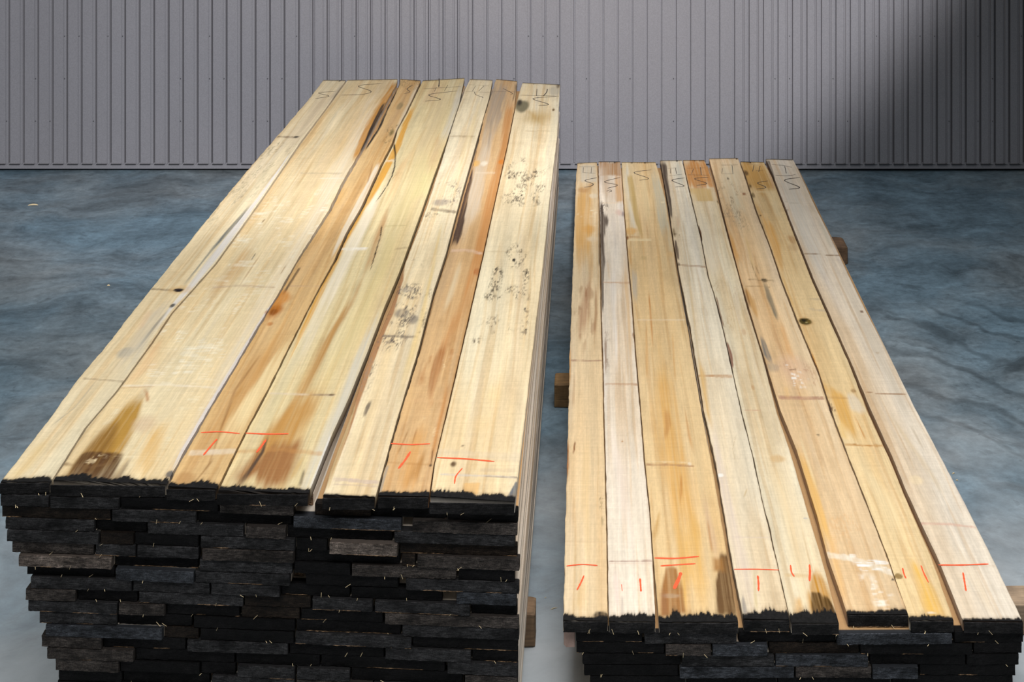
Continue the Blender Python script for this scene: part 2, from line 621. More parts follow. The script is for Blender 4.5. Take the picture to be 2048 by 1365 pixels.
def end_plate(xl, xr, yl, yr, z0, z1, tone, origin, parent, seed, label=None):
    """rough black sealant layer on the sawn end of a board; the saw leaves a furry lower edge"""
    r = random.Random(seed)
    nx = max(8, int((xr - xl) / 0.006))
    ws = (0.0, 0.07, 0.35, 0.7, 1.0)
    nz = 4
    bare = r.random() < 0.4
    v, c = [], []
    for j in range(nz + 1):
        for i in range(nx + 1):
            u, w = i / nx, ws[j]
            x = xl + (xr - xl) * u
            y = yl + (yr - yl) * u - 0.0022 - r.random() * 0.0014
            z = z0 + (z1 - z0) * w
            if j == 0:
                z -= r.random() ** 3 * 0.0006
            if i == 0:
                x += r.random() * 0.001
            if i == nx:
                x -= r.random() * 0.001
            v.append((x - origin[0], y - origin[1], z - origin[2]))
            k = tone * (0.75 + 0.5 * r.random())
            if j == 0 and bare and vnoise(np.array(x * 22.0), np.array(seed * 3.7), 3) > 0.58:
                k = np.array((0.20, 0.125, 0.07)) * (0.5 + r.random())
            c.append(k)
    f = []
    for j in range(nz):
        for i in range(nx):
            a = j * (nx + 1) + i
            f.append((a, a + 1, a + nx + 2, a + nx + 1))
    # rim back to the end grain
    top = [nz * (nx + 1) + i for i in range(nx + 1)]
    bot = [i for i in range(nx + 1)]
    left = [j * (nx + 1) for j in range(nz + 1)]
    right = [j * (nx + 1) + nx for j in range(nz + 1)]
    for loop, rev in ((top, False), (bot, True), (left, True), (right, False)):
        base = len(v)
        for q in loop:
            x, y, z = v[q]
            u = (x + origin[0] - xl) / (xr - xl)
            v.append((x, yl + (yr - yl) * u - 0.0002 - origin[1], z))
            c.append(c[q])
        for k in range(len(loop) - 1):
            t = (loop[k], loop[k + 1], base + k + 1, base + k)
            f.append(t[::-1] if rev else t)
    return link_mesh('painted_end', v, f, END, parent, cols=np.array(c))


def splinters(xl, xr, y, z0, origin, parent, seed, count):
    """straw-like fibres the saw left on the lower edge of an end"""
    r = random.Random(seed)
    for k in range(count):
        v, f = [], []
        x = xl + (xr - xl) * (0.04 + 0.92 * r.random())
        L = 0.004 + 0.010 * r.random() ** 2
        a = math.radians(r.uniform(-70, 70))
        wd = 0.0003 + 0.0004 * r.random()
        dx, dz = math.sin(a) * L, math.cos(a) * L * 0.8
        yb = y - 0.005
        for (px, pz) in ((x, z0 + dz + 0.0005), (x + dx, z0 + 0.0005)):
            for (ox, oy) in ((-wd, 0), (wd, 0), (0, -wd * 1.6)):
                v.append((px + ox - origin[0], yb - (0.003 if pz < z0 + 0.001 else 0) + oy - origin[1], pz - origin[2]))
        f = [(0, 1, 4, 3), (1, 2, 5, 4), (2, 0, 3, 5), (0, 2, 1), (3, 4, 5)]
        link_mesh('splinter', v, f, STRAW, parent)


SIDE = (236, 220, 198)


def top_board(spec, z_top, seed, group):
    z = z_top + spec.get('lift', 0.0)
    L = poly_world(spec['L'], z)
    R = poly_world(spec['R'], z)
    (nl, nr), (fl, fr) = spec['near'], spec['far']
    ynl, ynr = unproject(0, nl, z)[1], unproject(0, nr, z)[1]
    yfl, yfr = unproject(0, fl, z)[1], unproject(0, fr, z)[1]
    # rows evenly spread as seen from the camera height, so the near end is fine enough for its ragged paint
    nv = 400
    t = np.linspace(0, 1, nv)
    ym = 1 / ((1 - t) / ((ynl + ynr) / 2) + t / ((yfl + yfr) / 2))
    s = (ym - ym[0]) / (ym[-1] - ym[0])
    wpx = abs(spec['R'][-1][0] - spec['L'][-1][0])
    nu = int(max(26, min(96, wpx / 2.1)))
    u = np.linspace(0, 1, nu)
    yl = ynl + (yfl - ynl) * s
    yr = ynr + (yfr - ynr) * s
    wl, wr = spec.get('waney', (0.0006, 0.0006))
    xl = np.interp(yl, L[:, 1], L[:, 0]) + wl * 2 * (fbm(yl * 30, yl * 0, seed, 3) - 0.5)
    xr = np.interp(yr, R[:, 1], R[:, 0]) + wr * 2 * (fbm(yr * 30, yr * 0 + 7, seed + 3, 3) - 0.5)
    X = xl[:, None] + (xr - xl)[:, None] * u[None, :]
    Y = yl[:, None] + (yr - yl)[:, None] * u[None, :]
    Y[0] += (fbm(X[0] * 90, X[0] * 0, seed + 8, 2) - 0.5) * 0.004
    Z = np.full_like(X, z) - 0.0008 * fbm(X * 8, Y * 2, seed + 2, 2)
    ein = np.minimum(X - xl[:, None], xr[:, None] - X)
    Z -= 0.0016 * np.clip(1 - ein / 0.0025, 0, 1)
    fd = Field(X, Y, z, spec['base'], seed)
    for op in spec.get('f', ()):
        getattr(fd, op[0])(*op[1:-1], **op[-1]) if isinstance(op[-1], dict) else getattr(fd, op[0])(*op[1:])
    dist = Y - Y[0][None, :]
    if spec.get('paint', 0):
        ppx = spec['paint']
        fd.paint(dist, ppx * ynl ** 2 / (F * (CAM_H - z)))
    fd.paint((Y[-1][None, :] - Y), 0.012 * spec.get('far_paint', 1.0))
    C = fd.c
    zb = z_top - THK
    o0 = (float((xl[0] + xr[0]) / 2), float((ynl + ynr) / 2), zb)
    top = np.stack([X, Y, Z], -1)
    # ring per row: top vertices, then the lower right and lower left arris
    rb = np.stack([xr, yr, np.full(nv, zb)], -1)[:, None]
    lb = np.stack([xl, yl, np.full(nv, zb)], -1)[:, None]
    V = np.concatenate([top, rb, lb], 1)
    sn = fbm(ym * 9, ym * 0, seed + 61, 3)
    sc = wc(spec.get('side', SIDE))[None, :] * (0.8 + 0.4 * sn)[:, None]
    CC = np.concatenate([C, sc[:, None], sc[:, None]], 1)
    # arris keeps the top colour faintly; darker side tints put in the gap shade
    m = nu + 2
    faces = []
    for j in range(nv - 1):
        a = j * m
        for i in range(m):
            i2 = (i + 1) % m
            faces.append((a + i, a + i2, a + m + i2, a + m + i))
    faces.append(tuple(range(m))[::-1])
    faces.append(tuple((nv - 1) * m + i for i in range(m)))
    V = V.reshape(-1, 3) - np.array(o0)
    ob = link_mesh('lumber_board', V, faces, WOOD, loc=o0, cols=CC.reshape(-1, 3))
    tag(ob, spec['label'], 'board', group)
    end_plate(float(xl[0]) + .0005, float(xr[0]) - .0005, float(Y[0].min()), float(Y[0].min() + (ynr - ynl) * 0.3), zb + 0.0003, z - 0.002,
              np.array(spec.get('tone', (0.0085, 0.008, 0.008))), o0, ob, seed + 900)
    if spec.get('splinters', 2):
        splinters(float(xl[0]), float(xr[0]), float(min(ynl, ynr)), zb, o0, ob, seed + 77, spec.get('splinters', 2))
    for k, (name, strokes, lab) in enumerate(spec.get('marks', ())):
        mat = CRAYON if name.startswith('crayon') else PENCIL
        if name.startswith('crayon'):
            for st in strokes:
                ribbons(name, [(st[0], st[1] * 0.8)], z - 0.0002, o0, mat, ob, lab if len(strokes) == 1 else None)
        else:
            ribbons(name, strokes, z - 0.0002, o0, mat, ob, lab)
    return ob


TONES = {
    'k': (0.0026, 0.0024, 0.0025), 'g': (0.0175, 0.017, 0.0175), 'b': (0.010, 0.007, 0.005),
    'l': (0.085, 0.068, 0.057), 'w': (0.16, 0.10, 0.06), 'n': (0.030, 0.025, 0.022), 's': (0.024, 0.026, 0.030),
}
TONE_WORDS = {'k': 'black-ended', 'g': 'dark grey-ended', 'b': 'brownish-black-ended', 'l': 'paler grey-brown-ended',
              'w': 'bare-ended', 'n': 'brown-grey-ended', 's': 'slate-grey-ended'}


def stack_board(x0, x1, yl, yr, length, zb, thick, tone, seed, label, group, n_spl, shade_top=False):
    """a board deeper in a stack: full length, only its front end and outer edge show"""
    r = random.Random(seed)
    nv = 14
    v, c = [], []
    sc = wc((240, 226, 208)) * r.uniform(0.66, 1.15)
    tl = r.uniform(0.0008, 0.002)
    lap = r.uniform(0.006, 0.016) if tone != 'w' else 0.001
    rows = [0, lap / length, (lap + 0.003) / length] + [k / (nv - 4) for k in range(1, nv - 3)] + [1.0]
    nv = len(rows)
    for j in range(nv):
        t = rows[j]
        wl = 0.0016 * (r.random() - 0.5) if 0 < j < nv - 1 else 0
        wr = 0.0016 * (r.random() - 0.5) if 0 < j < nv - 1 else 0
        for q, (x, y, z) in enumerate(((x0 + wl + tl, yl, zb + thick), (x1 + wr - tl, yr, zb + thick), (x1 + wr, yr, zb + thick - tl), (x1 + wr, yr, zb), (x0 + wl, yl, zb), (x0 + wl, yl, zb + thick - tl))):
            v.append((x, y + t * length, z))
            if q < 2 and shade_top and j > 1:  # tops darkened in colour so the gaps above them look shaded
                c.append(wc((192, 152, 106)) * (0.8 + 0.35 * r.random()))
                continue
            c.append(np.array(TONES[tone]) * 0.8 if j < 2 and tone != 'w' else sc * (0.8 + 0.35 * r.random()) * (np.array((1, 0.93, 0.85)) if r.random() < .2 else 1))
    f = []
    for j in range(nv - 1):
        a = j * 6
        for i in range(6):
            i2 = (i + 1) % 6
            f.append((a + i2, a + i, a + 6 + i, a + 6 + i2))
    f.append((0, 1, 2, 3, 4, 5))
    f.append(tuple((nv - 1) * 6 + i for i in (5, 4, 3, 2, 1, 0)))
    o0 = ((x0 + x1) / 2, (yl + yr) / 2, zb)
    V = np.array(v) - np.array(o0)
    ob = link_mesh('lumber_board', V, f, WOOD, loc=o0, cols=np.array(c))
    tag(ob, label, 'board', group)
    end_plate(x0 + .0004, x1 - .0004, yl, yr, zb + 0.0004, zb + thick - 0.0004, np.array(TONES[tone]), o0, ob, seed + 5)
    if n_spl:
        splinters(x0, x1, (yl + yr) / 2, zb, o0, ob, seed + 9, n_spl)
    return ob


ORD = ['', 'first', 'second', 'third', 'fourth', 'fifth', 'sixth', 'seventh', 'eighth', 'ninth', 'tenth', 'eleventh', 'twelfth',
       'thirteenth', 'fourteenth', 'fifteenth', 'sixteenth', 'seventeenth', 'eighteenth', 'nineteenth', 'twentieth']


def place_word(i, n):
    if i == 0:
        return 'leftmost'
    if i == n - 1:
        return 'rightmost'
    if i == n - 2 and n > 4:
        return 'second from right'
    return ORD[i + 1] + ' from left'


# ------------------------------------------------------------------ top boards of the tall stack
DK = (58, 44, 34)
ORG = (208, 148, 82)
TALL = [
 dict(label='narrow pale board with two black knots at the left edge of the tall stack', base=(238, 219, 180), near=(964, 963), far=(160, 160.5),
  L=[(647, 160), (620, 195), (564, 261), (492.5, 343), (446, 399), (303, 576), (250, 642), (222, 680), (146, 770), (98, 839), (2, 964)],
  R=[(691, 161), (648, 221), (603, 280), (521, 400), (430, 527), (342, 626), (306, 680), (232, 782), (169, 856), (101, 964)], waney=(0.0025, 0.001), paint=9,
  f=[('streak', [(668, 175), (610, 250), (570, 300)], 45, (205, 182, 152), .5), ('streak', [(690, 166), (660, 205)], 14, (120, 112, 100), .5),
     ('specks', 520, 330, 45, 60, .56, (150, 138, 108), .6), ('specks', 470, 400, 40, 50, .58, (150, 138, 112), .5),
     ('streak', [(545, 330), (500, 385), (440, 450)], 22, (200, 185, 150), .5),
     ('cross', [(555, 273), (592, 275)], 5, (110, 88, 66), .8), ('blob', 592, 274, 8, 2.2, (38, 30, 28), 1.0, .5),
     ('streak', [(505, 405), (470, 447), (430, 492), (376, 560)], [8, 10, 10, 7], (98, 104, 104), .85, .8, .4),
     ('streak', [(585, 300), (521, 392), (470, 460), (430, 512), (384, 570), (340, 618), (300, 672)], [2, 8, 17, 20, 16, 10, 8], (232, 224, 214), .95, .35, .15),
     ('cross', [(303, 578), (345, 581)], 5, (120, 100, 74), .7), ('blob', 362, 579, 28, 11, (220, 176, 112), .45), ('blob', 356, 580, 13, 4.5, (30, 24, 30), 1.0, .45),
     ('blob', 345, 611, 6, 5, (50, 48, 46), .9, .6), ('streak', [(343, 612), (310, 652), (272, 702)], [7, 9, 9], (120, 116, 106), .75),
     ('streak', [(335, 600), (290, 665), (235, 752)], 52, (214, 202, 180), .6), ('blob', 250, 705, 20, 14, (160, 158, 150), .5),
     ('streak', [(305, 615), (275, 660)], 20, (226, 190, 150), .6), ('cross', [(165, 757), (247, 763)], 4, (160, 138, 110), .8),
     ('streak', [(190, 765), (150, 815), (105, 850)], 6, (186, 174, 150), .7), ('streak', [(250, 770), (200, 840), (140, 930)], 40, (240, 226, 200), .6),
     ('streak', [(90, 880), (50, 935), (15, 962)], 50, (238, 208, 150), .5)],
  marks=[('pencil_letter', [([(672, 183), (637, 186), (658, 192.5), (630, 197.5)], .004)], None)]),
 dict(label='widest board of the tall stack, pale with a dark olive stained near corner', base=(240, 217, 172), near=(960, 968), far=(160, 158),
  L=[(694, 161), (650, 222.5), (606, 281), (524.5, 400), (434, 527), (346, 626), (310, 680), (236, 782), (173, 856), (105, 964)],
  R=[(795, 158), (792, 170), (768, 211), (744, 258), (720, 302), (684, 364), (657, 420), (591, 525), (555, 589), (531, 626), (488, 700), (418, 817), (369, 900), (331, 970)],
  waney=(0.001, 0.002), paint=13,
  f=[('streak', [(760, 185), (650, 400), (480, 690), (340, 960)], 60, (240, 224, 194), .7),
     ('streak', [(795, 160), (770, 205), (742, 252), (716, 300), (704, 330)], [22, 26, 26, 16, 4], (205, 148, 78), .9, .5, .35),
     ('streak', [(768, 205), (750, 245), (735, 280), (722, 302)], [5, 9, 9, 5], (62, 52, 46), .9, .5, .6),
     ('streak', [(500, 490), (470, 540), (430, 590)], [30, 60, 40], (214, 176, 124), .75, .9), ('streak', [(530, 440), (500, 500)], 40, (226, 200, 156), .5),
     ('streak', [(511, 507), (503, 520)], 4, DK, .9), ('streak', [(530, 438), (523, 446)], 5, (150, 110, 70), .8), ('streak', [(572, 530), (560, 550)], 4, (150, 110, 70), .8),
     ('streak', [(520, 510), (480, 570)], 5, (190, 150, 108), .6),
     ('cross', [(425, 575), (480, 571), (550, 575)], 6, (196, 170, 140), .7), ('cross', [(600, 346), (685, 347)], 4, (190, 172, 140), .6), ('cross', [(640, 357), (690, 357)], 3, (236, 228, 206), .7),
     ('specks', 560, 470, 110, 110, .60, (250, 240, 214), .6, 40, 260), ('specks', 390, 660, 120, 120, .60, (250, 240, 214), .6, 40, 260), ('specks', 330, 800, 120, 120, .63, (250, 236, 200), .6, 40, 260),
     ('streak', [(320, 680), (285, 740), (260, 765)], [30, 60, 40], (232, 190, 140), .6),
     ('cross', [(245, 772), (340, 770), (445, 776)], 5, (244, 228, 200), .7), ('cross', [(240, 776), (310, 773)], 4, (196, 160, 120), .6),
     ('streak', [(284, 775), (254, 835), (214, 895), (168, 962)], [26, 66, 100, 146], (186, 142, 66), .95, .6, .2),
     ('streak', [(236, 830), (200, 890), (158, 962)], [14, 74, 124], (146, 106, 50), .8, .8, .25),
     ('streak', [(292, 778), (296, 805)], 14, (188, 130, 80), .7),
     ('streak', [(205, 905), (195, 930), (178, 966)], [96, 118, 128], (92, 62, 36), .8, .45, .3),
     ('cross', [(125, 928), (180, 935), (225, 926)], 9, (128, 96, 62), .6), ('specks', 180, 918, 55, 10, .62, (230, 205, 160), .8, 200, 260),
     ('blob', 290, 850, 35, 26, (214, 184, 150), .6), ('streak', [(330, 830), (290, 930), (270, 964)], [40, 60, 60], (226, 180, 108), .7, .9),
     ('streak', [(560, 585), (535, 622), (490, 698), (420, 815), (371, 898), (333, 970)], [3, 8, 14, 18, 20, 12], (226, 216, 208), .95, .3, .1),
     ('blob', 340, 948, 12, 10, (70, 74, 84), .8), ('blob', 534, 624, 6, 6, (190, 130, 76), .7)],
  marks=[('pencil_letter', [([(764, 167), (717, 172), (742, 182.6), (727, 188.6), (683, 190.5)], .004)], None)]),
 dict(label='tan board with a rust-coloured knot, between the widest board and the cracked board', base=(224, 186, 130), near=(972, 977), far=(158, 161), lift=-.0008,
  L=[(801, 158), (798, 170), (777, 211), (755, 258), (727, 302), (690, 364), (663, 420), (594.5, 525), (559, 589), (535, 626), (492, 700), (422, 817), (374, 900), (336, 972)],
  R=[(842, 160), (812, 224), (792, 261), (783, 287), (763, 325), (722, 413), (693, 463), (667, 522), (648, 556), (619, 611), (584, 680), (531, 786), (492, 859), (434, 975)],
  waney=(0.002, 0.0012), paint=12, side=(100, 82, 64),
  f=[('streak', [(822, 165), (800, 215), (760, 290)], 30, (200, 170, 130), .5), ('streak', [(838, 165), (810, 225), (780, 290)], 14, (226, 208, 176), .8),
     ('streak', [(800, 165), (778, 211), (757, 256), (731, 300)], [5, 8, 9, 4], (66, 56, 48), .9, .5, .6),
     ('blob', 800, 212, 8, 9, (134, 122, 88), .6), ('blob', 783, 265, 7, 9, (120, 106, 64), .7), ('specks', 785, 262, 14, 25, .58, (120, 104, 70), .8), ('specks', 818, 170, 20, 16, .55, (130, 112, 80), .6),
     ('streak', [(760, 322), (720, 405), (690, 460), (660, 520)], [8, 16, 14, 6], (230, 214, 186), .9, .5),
     ('streak', [(690, 372), (668, 415)], [20, 26], (226, 178, 110), .7), ('streak', [(745, 330), (735, 365)], 5, (150, 100, 60), .5),
     ('streak', [(640, 480), (590, 570)], 40, (226, 186, 132), .6), ('cross', [(580, 572), (645, 573)], 4, (206, 170, 130), .7),
     ('streak', [(600, 535), (565, 592)], 7, (90, 70, 54), .8, .5, .6),
     ('blob', 552, 618, 22, 26, (178, 106, 36), .95, .7, .5), ('blob', 560, 598, 26, 18, (206, 138, 66), .8, .7, .5), ('blob', 546, 624, 10, 8, (140, 78, 24), .8, .6, .5), ('blob', 540, 648, 9, 6, (190, 120, 56), .7),
     ('streak', [(560, 660), (500, 760), (440, 860), (390, 960)], [60, 60, 55, 50], (206, 156, 94), .75, .8),
     ('streak', [(600, 660), (545, 740), (480, 840), (420, 940)], [20, 46, 52, 50], (240, 214, 162), .85, .6),
     ('streak', [(525, 705), (470, 780), (405, 965)], [8, 9, 7], (160, 116, 70), .6, .9), ('streak', [(490, 770), (465, 800)], 18, (196, 146, 84), .5),
     ('cross', [(378, 906), (470, 903)], 14, (236, 222, 200), .6, .5, .2), ('streak', [(425, 920), (390, 965)], [8, 6], (150, 110, 64), .6),
     ('blob', 372, 956, 30, 16, (176, 128, 76), .5)],
  marks=[('pencil_letter', [([(826, 170), (814, 178), (820, 184), (808, 188)], .0035)], None),
         ('crayon_line', [([(402, 866), (440, 864.5), (480, 868)], .0042)], 'thin orange-red crayon line'), ('crayon_tick', [([(434, 879), (421, 894), (407, 911)], .0062)], 'slanting orange-red crayon tick')]),
 dict(label='wide cracked board with yellow-orange streaks, browned at its near end, fourth from the left edge', base=(232, 210, 160), near=(980, 986), far=(161, 156),
  L=[(846, 160), (815, 224), (795, 261), (789.5, 284), (768, 325), (728, 413), (699, 463), (672, 522), (652, 556), (622, 611), (587.5, 680), (535, 786), (496, 859), (438, 978)],
  R=[(929, 156), (918, 207), (892, 284), (864, 361), (843.5, 420), (816, 495), (797, 547), (770, 610), (736, 700), (695, 801), (664, 868), (618, 984)], waney=(0.0012, 0.0006), paint=9, side=(84, 66, 48),
  f=[('streak', [(880, 162), (850, 215)], 35, (212, 180, 140), .7), ('streak', [(900, 160), (870, 230), (830, 340)], 50, (214, 190, 146), .6),
     ('streak', [(926, 160), (905, 235), (880, 310)], 26, (214, 206, 186), .8), ('streak', [(850, 300), (835, 350), (780, 470)], 50, (218, 200, 148), .7), ('streak', [(860, 340), (840, 400)], 40, (222, 210, 150), .6),
     ('streak', [(880, 270), (862, 330)], 22, (206, 168, 124), .5), ('streak', [(826, 300), (800, 340), (770, 420)], [16, 26, 20], (214, 172, 120), .5),
     ('streak', [(832, 205), (812, 245), (797, 290), (776, 330), (745, 385), (718, 430), (690, 480), (668, 530), (640, 590), (610, 650), (580, 715)], [8, 15, 16, 18, 22, 20, 17, 14, 13, 14, 6], (220, 164, 76), .95, .55, .3),
     ('streak', [(780, 350), (750, 400), (700, 500), (640, 620), (590, 720)], [14, 30, 40, 44, 40], (238, 224, 196), .85, .7),
     ('cross', [(765, 322), (790, 321)], 5, (238, 224, 196), .9, .5), ('cross', [(680, 499), (735, 497)], 6, (244, 234, 214), .95, .5),
     ('streak', [(787, 282), (789.5, 300), (791, 312), (789, 335), (784, 352), (774, 372), (762, 390), (746, 411)], [4, 4, 3.4, 3.4, 3, 2.6, 2.2, 1.6], (44, 34, 28), 1.0, .4, .1),
     ('streak', [(796, 345), (780, 362)], 3, (190, 140, 80), .7),
     ('streak', [(780, 400), (757, 470), (735, 545)], [14, 26, 22], (198, 152, 100), .7), ('streak', [(763.5, 451), (761, 472), (755, 492), (747, 520), (740, 542)], [3.4, 3.4, 3, 2.4, 1.6], (52, 38, 26), 1.0, .4, .1),
     ('streak', [(735, 530), (700, 610), (650, 690), (600, 790), (545, 880), (490, 965)], [10, 18, 24, 30, 40, 46], (184, 136, 76), .75, .9),
     ('streak', [(790, 440), (760, 540), (700, 680), (640, 800)], [40, 50, 60, 60], (226, 204, 146), .6),
     ('streak', [(778, 570), (735, 680), (690, 790), (650, 880), (605, 980)], [16, 30, 34, 40, 44], (212, 203, 182), .85, .8),
     ('cross', [(770, 453), (815, 450)], 4, (196, 176, 126), .6), ('cross', [(790, 498), (815, 495)], 5, (170, 146, 110), .6),
     ('cross', [(540, 787), (670, 791)], 6, (222, 204, 180), .7), ('cross', [(620, 790), (672, 790)], 5, (150, 126, 90), .8), ('blob', 664, 790, 7, 3.5, (118, 96, 66), .8),
     ('streak', [(640, 770), (560, 880), (520, 970)], [50, 110, 140], (196, 146, 80), .8, .8), ('streak', [(575, 880), (540, 935), (505, 975)], [90, 150, 160], (160, 112, 68), .9, .6, .2),
     ('cross', [(455, 905), (560, 899), (645, 908)], 12, (196, 142, 82), .5), ('streak', [(480, 862), (455, 925)], [30, 40], (220, 160, 74), .7),
     ('streak', [(540, 865), (525, 905), (497, 945), (475, 976)], [5, 12, 14, 20], (92, 72, 56), .85, .7), ('streak', [(610, 935), (598, 978)], [8, 14], (110, 98, 76), .8),
     ('streak', [(607, 910), (580, 965)], 14, (206, 170, 104), .6), ('streak', [(662, 868), (622, 975)], [4, 10], (230, 224, 214), .8, .5)],
  marks=[('pencil_tally', [([(873, 175), (869, 183)], .004), ([(896, 170), (889, 182)], .004), ([(847, 178), (885, 175.5), (922, 173.5)], .0025)], None),
         ('pencil_letter', [([(915, 182), (858, 189.5), (881, 199), (850, 202.5)], .0042)], None), ('end_crack', [([(878, 157), (878.5, 165), (877.5, 174)], .006)], 'short dark end crack'),
         ('crayon_line', [([(491, 867), (535, 869), (577, 868.5)], .0058)], 'orange-red crayon line'), ('crayon_tick', [([(532, 880), (524, 892), (513, 906)], .0068)], 'slanting orange-red crayon tick')]),
 dict(label='cream board with grey mildew patches and a brown bark edge beside the wide dark gap', base=(240, 220, 180), near=(989, 994), far=(158, 160),
  L=[(940, 158), (930, 178), (907, 245), (881.5, 328), (853, 415), (823, 496), (811, 526), (790, 595), (764, 656), (744, 700), (728, 745), (705, 822), (682, 885), (660, 945), (646, 992)],
  R=[(985, 161), (978, 195), (951.5, 288), (914, 420), (892, 505), (868, 578), (836, 700), (819, 755), (792, 844), (750, 995)], waney=(0.0014, 0.0006), paint=2, side=(92, 76, 60),
  f=[('streak', [(811, 520), (800, 562), (780, 626), (757, 676), (735, 730), (713, 800), (690, 870), (665, 935), (648, 990)], [2, 14, 18, 20, 20, 22, 20, 18, 16], (172, 124, 82), .95, .3, .3),
     ('streak', [(712, 805), (690, 870), (668, 930), (650, 988)], [4, 12, 14, 12], (206, 182, 134), .8, .4),
     ('cross', [(900, 272), (950, 273)], 5, (170, 146, 112), .7), ('streak', [(960, 200), (930, 300), (905, 380)], 16, (234, 208, 156), .6),
     ('specks', 890, 390, 32, 30, .52, (120, 108, 100), .7), ('blob', 883, 405, 22, 10, (150, 138, 128), .6), ('cross', [(862, 418), (912, 424)], 8, (110, 94, 74), .8), ('specks', 862, 430, 18, 6, .5, (110, 100, 84), .8),
     ('specks', 850, 480, 30, 60, .62, (170, 150, 126), .6), ('specks', 822, 583, 34, 16, .48, (96, 88, 82), .85), ('blob', 815, 580, 18, 8, (150, 140, 130), .5), ('specks', 855, 590, 10, 16, .5, (120, 104, 80), .8),
     ('specks', 815, 628, 42, 26, .45, (84, 78, 76), .9), ('blob', 804, 626, 20, 13, (112, 104, 98), .6), ('blob', 826, 638, 14, 12, (110, 104, 100), .6),
     ('specks', 830, 655, 40, 26, .56, (100, 90, 80), .8), ('cross', [(765, 672), (835, 674)], 6, (120, 106, 92), .7), ('specks', 785, 682, 34, 20, .48, (110, 98, 88), .8), ('specks', 770, 700, 22, 16, .5, (100, 90, 84), .7),
     ('streak', [(742, 800), (735, 815), (727, 835)], [8, 12, 6], (96, 84, 74), .9, .6, .6), ('specks', 738, 750, 14, 50, .6, (150, 132, 110), .7),
     ('streak', [(885, 440), (850, 610), (820, 730), (790, 850)], [8, 14, 24, 30], (238, 206, 140), .7), ('cross', [(668, 958), (757, 966)], 9, (206, 184, 164), .9, .4), ('cross', [(668, 968), (757, 974)], 4, (196, 174, 156), .7)],
  marks=[('pencil_tally', [([(951, 172), (945, 182.6)], .004), ([(968, 172), (957, 182.6)], .0045), ([(938, 170), (978, 171)], .0025), ([(931, 183.5), (980, 185)], .0022)], None),
         ('pencil_letter', [([(949, 184), (952, 190), (964, 194), (966, 196)], .003)], None)]),
 dict(label='orange-brown board, greyed at its far end, second from the right edge of tall stack', base=(222, 186, 138), near=(990, 993), far=(158, 162),
  L=[(992, 158), (982, 190), (968, 235), (947, 328), (921, 420), (899, 505), (874, 578), (842, 700), (824, 755), (796, 844), (755, 993)],
  R=[(1034, 163), (1028.5, 219), (1014.5, 288), (985, 420), (963.5, 517), (934.5, 644), (921.5, 700), (899, 796), (867.5, 927), (858, 990)], waney=(0.002, 0.0006), paint=9, side=(140, 100, 70),
  f=[('streak', [(1005, 164), (990, 220), (975, 280)], 40, (178, 158, 134), .9, .6), ('streak', [(1033, 168), (1026, 200)], [10, 4], (70, 58, 50), .7),
     ('streak', [(985, 250), (960, 330), (945, 420), (925, 500)], [26, 36, 40, 40], (214, 194, 166), .9, .6), ('streak', [(984, 235), (976, 300)], 9, (158, 140, 118), .6),
     ('streak', [(1024, 175), (1012, 270), (1000, 330), (978, 420), (955, 520), (930, 630)], [18, 22, 24, 28, 30, 34], (204, 146, 88), .9, .6),
     ('blob', 953, 327, 9, 9, (226, 176, 96), .8), ('blob', 968, 327, 10, 7, (240, 226, 200), .9), ('blob', 1004, 323, 9, 6, (216, 130, 50), .8), ('cross', [(950, 345), (990, 346)], 5, (230, 210, 180), .7),
     ('streak', [(946, 335), (940, 365), (930, 400), (922, 435), (914, 468), (903, 500)], [4, 11, 14, 22, 20, 16], (88, 68, 56), .9, .4, .6),
     ('cross', [(902, 502), (930, 500), (965, 507)], 8, (226, 190, 160), .8), ('streak', [(925, 510), (900, 590), (880, 640)], [20, 22, 16], (232, 208, 168), .7),
     ('blob', 953, 543, 8, 10, (184, 112, 60), .7), ('streak', [(925, 590), (890, 690), (850, 800)], [16, 34, 44], (192, 130, 72), .6, .9, .5),
     ('streak', [(885, 690), (872, 730), (860, 790)], [20, 30, 14], (162, 106, 60), .7, .8, .6), ('specks', 875, 740, 36, 80, .56, (176, 118, 66), .6, 90, 30),
     ('specks', 880, 790, 34, 80, .66, (240, 214, 170), .7, 200, 260), ('cross', [(808, 800), (890, 802)], 8, (222, 180, 130), .5), ('streak', [(830, 760), (805, 850)], 30, (226, 184, 128), .6),
     ('streak', [(900, 760), (880, 840), (862, 920)], [12, 18, 20], (196, 132, 70), .7), ('streak', [(840, 850), (810, 985)], [40, 60], (208, 150, 80), .6),
     ('streak', [(816, 862), (797, 905)], [6, 5], (150, 100, 50), .7), ('streak', [(836, 850), (820, 900)], 6, (156, 104, 54), .6), ('streak', [(866, 895), (862, 935)], [5, 5], (96, 66, 40), .8), ('blob', 861, 931, 5, 4, (60, 44, 34), .9),
     ('streak', [(850, 900), (815, 985)], [24, 40], (176, 122, 60), .6), ('cross', [(775, 925), (860, 930)], 6, (180, 128, 72), .5), ('streak', [(775, 930), (758, 988)], [7, 10], (176, 160, 138), .9, .5)],
  marks=[('pencil_letter', [([(1006, 177), (1025, 187), (1021, 188.5)], .003)], None), ('pencil_tally', [([(984, 183), (1031, 184)], .0022)], None),
         ('crayon_line', [([(782, 888), (820, 890), (860, 888.5)], .0052)], 'orange-red crayon line'), ('crayon_tick', [([(821, 904), (811, 920), (797, 938)], .0068)], 'slanting orange-red crayon tick')]),
 dict(label='cream board with black speckled mould and grey knot, right edge of the tall stack', base=(242, 223, 184), near=(992, 1003), far=(165, 169),
  L=[(1045, 165), (1037, 190), (1030, 219), (1016.5, 288), (987, 420), (966, 517), (937, 644), (924, 700), (902, 796), (870, 927), (861, 990)],
